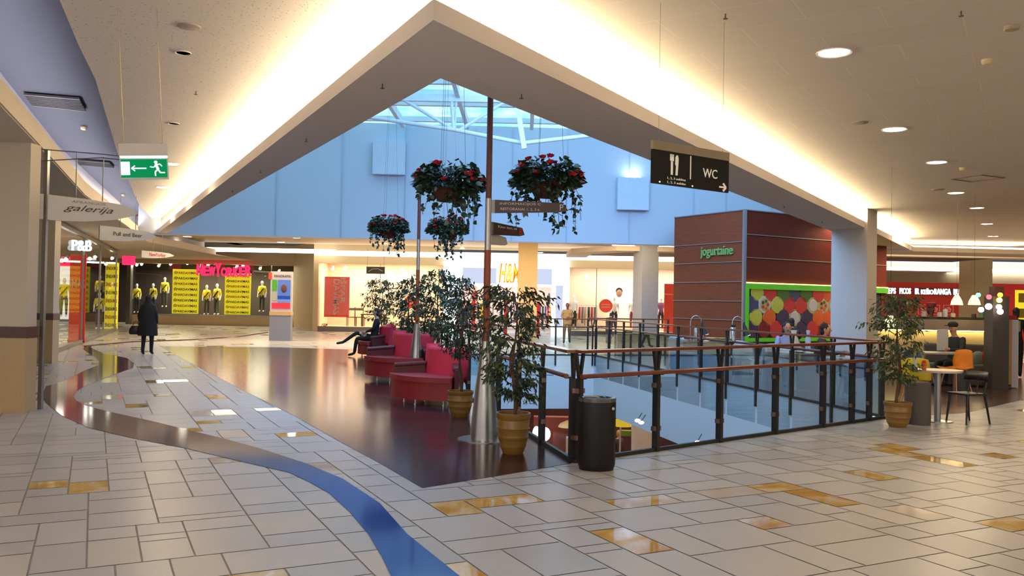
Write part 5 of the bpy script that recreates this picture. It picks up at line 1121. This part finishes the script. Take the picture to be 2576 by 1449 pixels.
for z_, yy in ((.64,.22),(.78,.27)):
    for k_ in range(N+1): s = -1+2*k_/N; q.append(V((s*.22, yy-.07*s*s, z_)))
m.add(q, [(j, j+1, N+2+j, N+1+j) for j in range(N)], 0, True); o = m.build('backrest', bk_, t); sd = o.modifiers.new('s','SOLIDIFY'); sd.thickness = .025
orc = cl('shell_orange',214,126,26)
tubchair(2405,16.4,R(-70),'orange shell chair with wooden legs facing the seated person in a cap', orc, mat('leg_beech', (190,140,96), .5)); tubchair(2318,15.8,R(20),'blue shell chair behind the potted ficus', cl('shell_blue2',44,84,160), mat('leg_beech', (190,140,96), .5)); tubchair(2300,13.6,R(160),'yellow shell chair behind the oval table', cl('shell_yellow',196,176,40), mat('leg_beech', (190,140,96), .5))
t = thing('cafe_table', 'rectangular dark table in front of the seated person in a cap', 'table', at(2355,17.0)); m = MB(); m.box((0,0,.735),(1.1,.6,.03)); m.build('table_top', mat('tabl_grey', (150,146,140), .4), t)
for x in (-.5,.5): m = MB(); m.box((x,0,.36),(.05,.5,.72)); m.build('leg', mat('tabl_black', (22,20,20), .4), t)
bench = mat('bench_felt', (84,78,74), .95, noise=(40,.12))
b0 = at(2330,18.3); b1 = at(2487,17.9); c_ = (b0+b1)/2; L_ = (b1-b0).length
t = thing('upholstered_bench', 'long grey upholstered bench against the low lit wall', 'bench', c_, math.atan2((b1-b0).y,(b1-b0).x)); m = MB(); m.box((0,0,.24),(L_,.6,.44)); o = m.build('seat', bench, t); bv = o.modifiers.new('b','BEVEL'); bv.width = .04; bv.segments = 3; m = MB(); m.box((0,.28,.66),(L_,.14,.42)); o = m.build('backrest', bench, t); bv = o.modifiers.new('b','BEVEL'); bv.width = .04; bv.segments = 3
for dx_, rgb, l in ((.62,(176,44,36),'red'),(.45,(120,136,130),'grey green patterned')):
    t = thing('cushion', 'soft %s cushion on the grey bench' % l, 'cushion', c_+V((dx_,-.05,.56)), R(10)); m = MB(); m.ball((0,0,0),(.2,.08,.17),12,M=Matrix.Rotation(R(25),3,'Y')); m.build('cover', cl('cush_'+l[:3],*rgb), t)
t = thing('person_tmp','x','x'); bpy.data.objects.remove(t)
S2 = dict(SIT); 
t, J, k = figure('person', 'person in a dark cap and dark jacket sitting on the bench and reading', 'person', at(2398,17.75), R(-62), [skinm, cl('jacket_olive',36,40,36), blackc, shoe], S2, 1.8, hair=None)
m = MB(); h = J['skull']; m.ball(h+V((0,.0,.05)),(.1,.115,.07),14,k=8); m.box(h+V((0,-.12,.03)),(.14,.12,.015)); m.build('cap', mat('cap_dark', (34,28,24), .8), t)
t = thing('newspaper', 'white sheet held by the seated person in a cap', 'paper', at(2372,17.5)+V((0,0,.76)), R(20)); m = MB(); m.box((0,0,.22),(.3,.01,.44)); m.build('sheet', mat('paper_white', (206,200,196), .7), t)
t = thing('cafe_light_wall', 'low beige counter wall with a glowing strip under its ledge', 'counter', at(2380,19.4), R(-3)); m = MB(); m.box((0,0,.55),(3.1,.14,1.1)); m.build('lower_panel', mat('lw_beige', (186,164,128), .7), t); m = MB(); m.box((0,-.06,1.26),(3.1,.3,.24)); m.build('ledge', mat('lw_taupe', (158,142,124), .6), t); m = MB(); m.box((0,-.16,1.125),(3.05,.03,.02)); m.build('light_strip', emit('lw_strip', (255,232,140), 14), t)
m = MB(); m.box((0,.02,1.41),(3.1,.24,.06)); m.build('planter_top', mat('lw_planter', (60,54,36), .8, noise=(8,.5)), t)
for u, h_, l, rgb in ((2325,.14,'left of the person in a red cap',(196,186,170)),(2364,.12,'right of the person in a red cap',(206,196,180)),(2378,.2,'beside the lit lampshade',(190,196,190)),(2398,.1,'under the left lampshade',(200,190,160)),(2470,.16,'at the right end of the ledge, tall',(90,120,90)),(2450,.1,'at the right end of the ledge, dark',(60,40,34))):
    jar(u,19.3,1.44,.05,h_,'small jar on the beige wall ledge, '+l, mat('jar_%d'%u, rgb, .3))
t, J, k = figure('person', 'cafe worker in a white shirt and dark red cap behind the low lit wall', 'person', at(2342,20.6), R(10), [mat('skin_worker', (92,62,50), .6), cl('shirt_white',206,202,200), blackc, shoe], {}, 1.74, hair=(hairm,1.2))
m = MB(); h = J['skull']; m.lathe([(.1,.0),(.115,.05),(.11,.1),(0,.13)],h+V((0,0,.02)),16); m.build('cap', cl('cap_red',120,36,34), t)
def pend(u, v, y, label):
    p = D(u, v, y); t = thing('pendant_lamp', label, 'lamp', p); m = MB(); m.lathe([(.13,-.09),(.11,.0),(.06,.1),(.04,.13)], n=20, caps=False); m.build('shade', emit('pend_shade', (255,226,160), 1.6), t)
    m = MB(); m.cyl((0,0,.13),(0,0,ZC-p.z),.003,n=5); m.build('cord', rdark, t); m = MB(); m.ball((0,0,-.02),.05,8,k=6); m.build('bulb', emit('pend_bulb', (255,240,200), 12), t)
pend(2407,757,19.0,'glowing cream pendant lamp over the cafe, the left one'); pend(2451,757,19.0,'glowing cream pendant lamp over the cafe, the right one')
pend(2240,812,15.5,'low glowing yellow pendant lamp behind the top of the right ficus')
yp = 17.4
t = thing('cafe_post', 'dark grey square post with coloured bulbs, at the right end of the bench', 'post', at(2507,yp)); m = MB(); m.box((0,0,.95),(.33,.33,1.9)); m.build('shaft', mat('post_dark', (66,62,58), .6, noise=(2,.2)), t); m = MB(); m.box((.0,.0,2.0),(.2,.2,.2)); m.build('top_block', mat('post_brown', (84,58,48), .6), t)
t = thing('display_stand', 'tan and white leaflet stand right of the dark cafe post', 'stand', at(2530,yp+.3)); m = MB(); m.box((-.05,0,.75),(.2,.3,1.35)); m.build('tan_panel', mat('stand_tan', (190,150,96), .6), t); m = MB(); m.box((.12,0,.72),(.14,.28,1.4)); m.build('white_panel', mat('stand_white', (200,198,206), .5), t); m = MB(); m.box((0,0,1.47),(.3,.28,.08)); m.build('top_panel', cl('stand_red',190,40,60), t)
for u, v, rgb, l, r in ((2461,742,(80,255,170),'green',.045),(2488,747,(255,60,70),'red',.05),(2516,742,(255,140,40),'orange',.05),(2514,755,(255,214,90),'golden yellow',.055),(2487,771,(255,240,170),'pale yellow',.065),(2468,779,(255,236,255),'white, leftmost',.055),(2513,772,(240,255,240),'greenish white',.055),(2516,784,(255,214,226),'pinkish white, lowest',.06)):
    p = D(u, v, yp-.3); t = thing('festoon_bulb', 'glowing %s bulb at the top of the dark cafe post' % l, 'light', p, 0, 'coloured bulbs on the cafe post'); m = MB(); m.ball((0,0,0),r,12,k=8); m.build('globe', emit('bulb_'+l, rgb, 5), t); m = MB(); m.cyl((0,0,r*.8),(0,0,r*1.5),.015,n=8); m.build('socket', rdark, t)
t, J, k = figure('person', 'person in black carrying a pale shoulder bag at the right edge', 'person', at(2556,20.5), R(150), [skinm, blackc, blackc, shoe], dict(knl=(.1,-.1,.5), anl=(.1,-.05,.09), tol=(.1,-.2,.04), anr=(-.09,.2,.12), knr=(-.1,.05,.5), tor=(-.1,.06,.04)), 1.7, fat=1.15, hair=(hairm,1.2))
t = thing('shoulder_bag', 'pale beige shoulder bag carried by the person in black at the right edge', 'bag', at(2540,20.2)+V((0,0,.7))); m = MB(); m.box((0,0,.17),(.3,.12,.34),taper=.7); m.build('body', cl('bag_beige',206,180,150), t); m = MB(); m.tube([(-.08,0,.33),(0,0,.62),(.08,0,.33)],.01,6); m.build('strap', rdark, t)
# red wall lettering and icons
sgb = emit('wall_letters', (255,250,250), 2.0)
def wallsign(txt, u0, u1, z, h, label):
    a_, b_ = X(u0, yr-.2, z), X(u1, yr-.2, z); t = thing('wall_lettering', label, 'sign', ((a_+b_)/2, yr-.15, z)); m = MB(); m.box((0,.03,0),(b_-a_+.1,.05,h*1.15)); m.build('backing', mat('lett_back', (60,40,60), .5), t)
    m = MB(); letters(m, txt, frame((0,-.03,0),(1,0,0)), b_-a_, h, 0, .06, bold=.02); m.build('lettering', sgb, t)
for txt, u0, u1 in (('KEPS',2228,2254),('PICOS',2264,2292),('IR',2303,2313),('KEŠIO',2318,2349),('RANGA',2351,2393),('BUITIES',2400,2441)):
    wallsign(txt, u0, u1, 2.52, .3, 'white lit wall word %s on the far red wall' % txt)
icm = mat('icon_white', (226,150,136), .6, em=((226,150,136), .3))
for u, l in ((2322,'left one, behind the cafe worker'),(2352,'middle one'),(2386,'right one, left of the pendant lamps')):
    t = thing('wall_icon', 'white outlined square icon on the red wall, '+l, 'sign', (X(u,yr-.1),yr-.1,1.6)); s = .24
    for a_, b_ in (((-s,-s),(s,-s)),((s,-s),(s,s)),((s,s),(-s,s)),((-s,s),(-s,-s))): m = MB(); m.bar((a_[0],0,a_[1]),(b_[0],0,b_[1]),.02,.02); m.build('border', icm, t)
    m = MB(); m.tube([(-.1,0,-.08),(.08,0,-.08),(.12,0,.04),(0,0,.12),(-.1,0,.06),(-.02,0,.0),(.04,0,.03)],.025,6); m.build('symbol', icm, t)
t = thing('wall_screen', 'grey blue poster on the red wall left of the cream column', 'poster', (X(2432,yr-.1),yr-.1,1.75)); m = MB(); m.box((0,0,0),(.5,.04,.8)); m.build('panel', cl('screen_grey',150,160,166), t)
t = thing('shop_shutter', 'grey slatted shutter behind the top of the right ficus', 'shutter', (X(2250,yr-.2),yr-.2,0)); m = MB(); m.box((0,0,1.2),(1.2,.05,2.2)); m.build('panel', mat('shutter_grey', (168,150,138), .5, noise=(1,.3), stretch=(.1,.1,40)), t)
t = thing('menu_sign', 'bright yellow menu board at the right edge of the picture', 'sign', at(2572,22)+V((0,0,1.75))); m = MB(); m.box((0,0,0),(.36,.05,.8)); m.build('panel', yel, t)
for z_ in (-.2,.2): m = MB(); m.box((0,-.03,z_),(.24,.02,.24)); m.build('print', mat('menu_print', (150,130,30), .6), t)

# ================================================================ LOWER STOREY
for u, v, y, l in ((1604,1058,15.5,'left of a pair'),(1613,1063,15.3,'right of a pair'),(1755,1113,14.2,'by itself at the right')):
    p = D(u, v, y); t = thing('spotlight', 'small bright lamp under the white opening wall, '+l, 'light', p); m = MB(); m.ball((0,0,0),(.05,.05,.03),10,k=6); m.build('lamp', spm, t); m = MB(); m.cyl((0,0,.02),(.1,.15,.12),.008,n=6); m.build('arm', rdark, t)
def lowbox(u, v0, v1, y, w, label, name, cat, m_):
    a_, b_ = D(u, v1, y), D(u, v0, y)
    if cat != 'light': a_.z = -4.4
    if name == 'lower_column': b_.z = -1.63
    t = thing(name, label, cat, (a_.x, a_.y, a_.z)); m = MB(); (m.box((0,0,(b_.z-a_.z)/2),(w,.4,b_.z-a_.z)) if cat != 'light' else m.ball((0,0,(b_.z-a_.z)/2),(w/2,.1,(b_.z-a_.z)/2),12)); m.build('panel', m_, t)
lowbox(1613,1060,1150,24.5,.53,'pale column on the storey below, seen through the opening','lower_column','column',mat('low_col',(206,188,176),.6))
for u, v, w, l in ((1349,1092,.16,'small left one'),(1369,1094,.26,'large right one')):
    lowbox(u, v-20, v+16, 26.5, w*1.5, 'glaring white light on the storey below, '+l, 'lower_lamp', 'light', emit('low_glare', (255,250,255), 5))
t = thing('armchair', 'lime green framed chair on the storey below', 'chair', (X(1583,28),28,-2.55)); m = MB(); m.tube([(-.25,0,-1.85),(-.22,0,.1),(0,0,.42),(.15,0,.3),(.2,0,-1.85)],.03,6); m.build('frame', ctw, t); m = MB(); m.box((0,0,-.1),(.42,.3,.16)); m.build('seat', cl('lime',140,160,50), t)
t.location.z += .0

lowbox(1400,1048,1056,28,1.5,'orange lit shelf on the storey below, behind the litter bin glass','lower_counter','counter',mat('low_orange',(130,52,30),.6,em=((190,60,24),.06)))
lowbox(1425,1088,1125,27,.9,'brown cabinet on the storey below, left of the litter bin','lower_cabinet','cabinet',mat('low_brown',(110,50,34),.6))
lowbox(1436,1100,1160,26,.3,'pale narrow post on the storey below, left of the railing corner','lower_post','post',mat('low_pale',(176,150,120),.6))
t = thing('pendant_lamp','cream lampshade hanging on the storey below, left of the litter bin','lamp',D(1432,1066,27)); m = MB(); m.lathe([(.36,-.1),(.3,0),(.1,.1),(0,.11)],n=24); m.build('shade', mat('shade_cream',(210,196,150),.6), t); m = MB(); m.cyl((0,0,.1),(0,0,-1.63-t.location.z),.01); m.build('cord', rdark, t)
figure('person','person in dark clothes on the storey below, seen right of the litter bin','person',(X(1562,29),29,-4.4),R(30),[skinm,cl('low_cloth',70,40,44),blackc,shoe],{},1.7,hair=(mat('hair_gold',(170,140,50),.7),1.0))
t = thing('pendant_lamp','yellow lit shade on the storey below above the person right of the bin','lamp',D(1566,1060,27)); m = MB(); m.cyl((0,0,.1),(0,0,-1.63-t.location.z),.01); m.build('cord', rdark, t); m = MB(); m.lathe([(.34,-.14),(.24,.06),(0,.12)],n=16); m.build('shade', emit('low_yellow',(226,180,50),.7), t)
for o in list(bpy.data.objects):
    l = o.get('label')
    if l and not (4 <= len(l.split()) <= 16): print('LABEL', len(l.split()), o.name, l)
seenl = {}
for o in bpy.data.objects:
    if o.parent is None and o.get('label') and o.get('kind') != 'structure': seenl.setdefault(o['label'], []).append(o.name)
for l, n in seenl.items():
    if len(n) > 1: print('SAME', len(n), l)
for o in bpy.data.objects:                                     # only whole things carry a category
    if o.parent is not None and 'category' in o.keys(): del o['category']
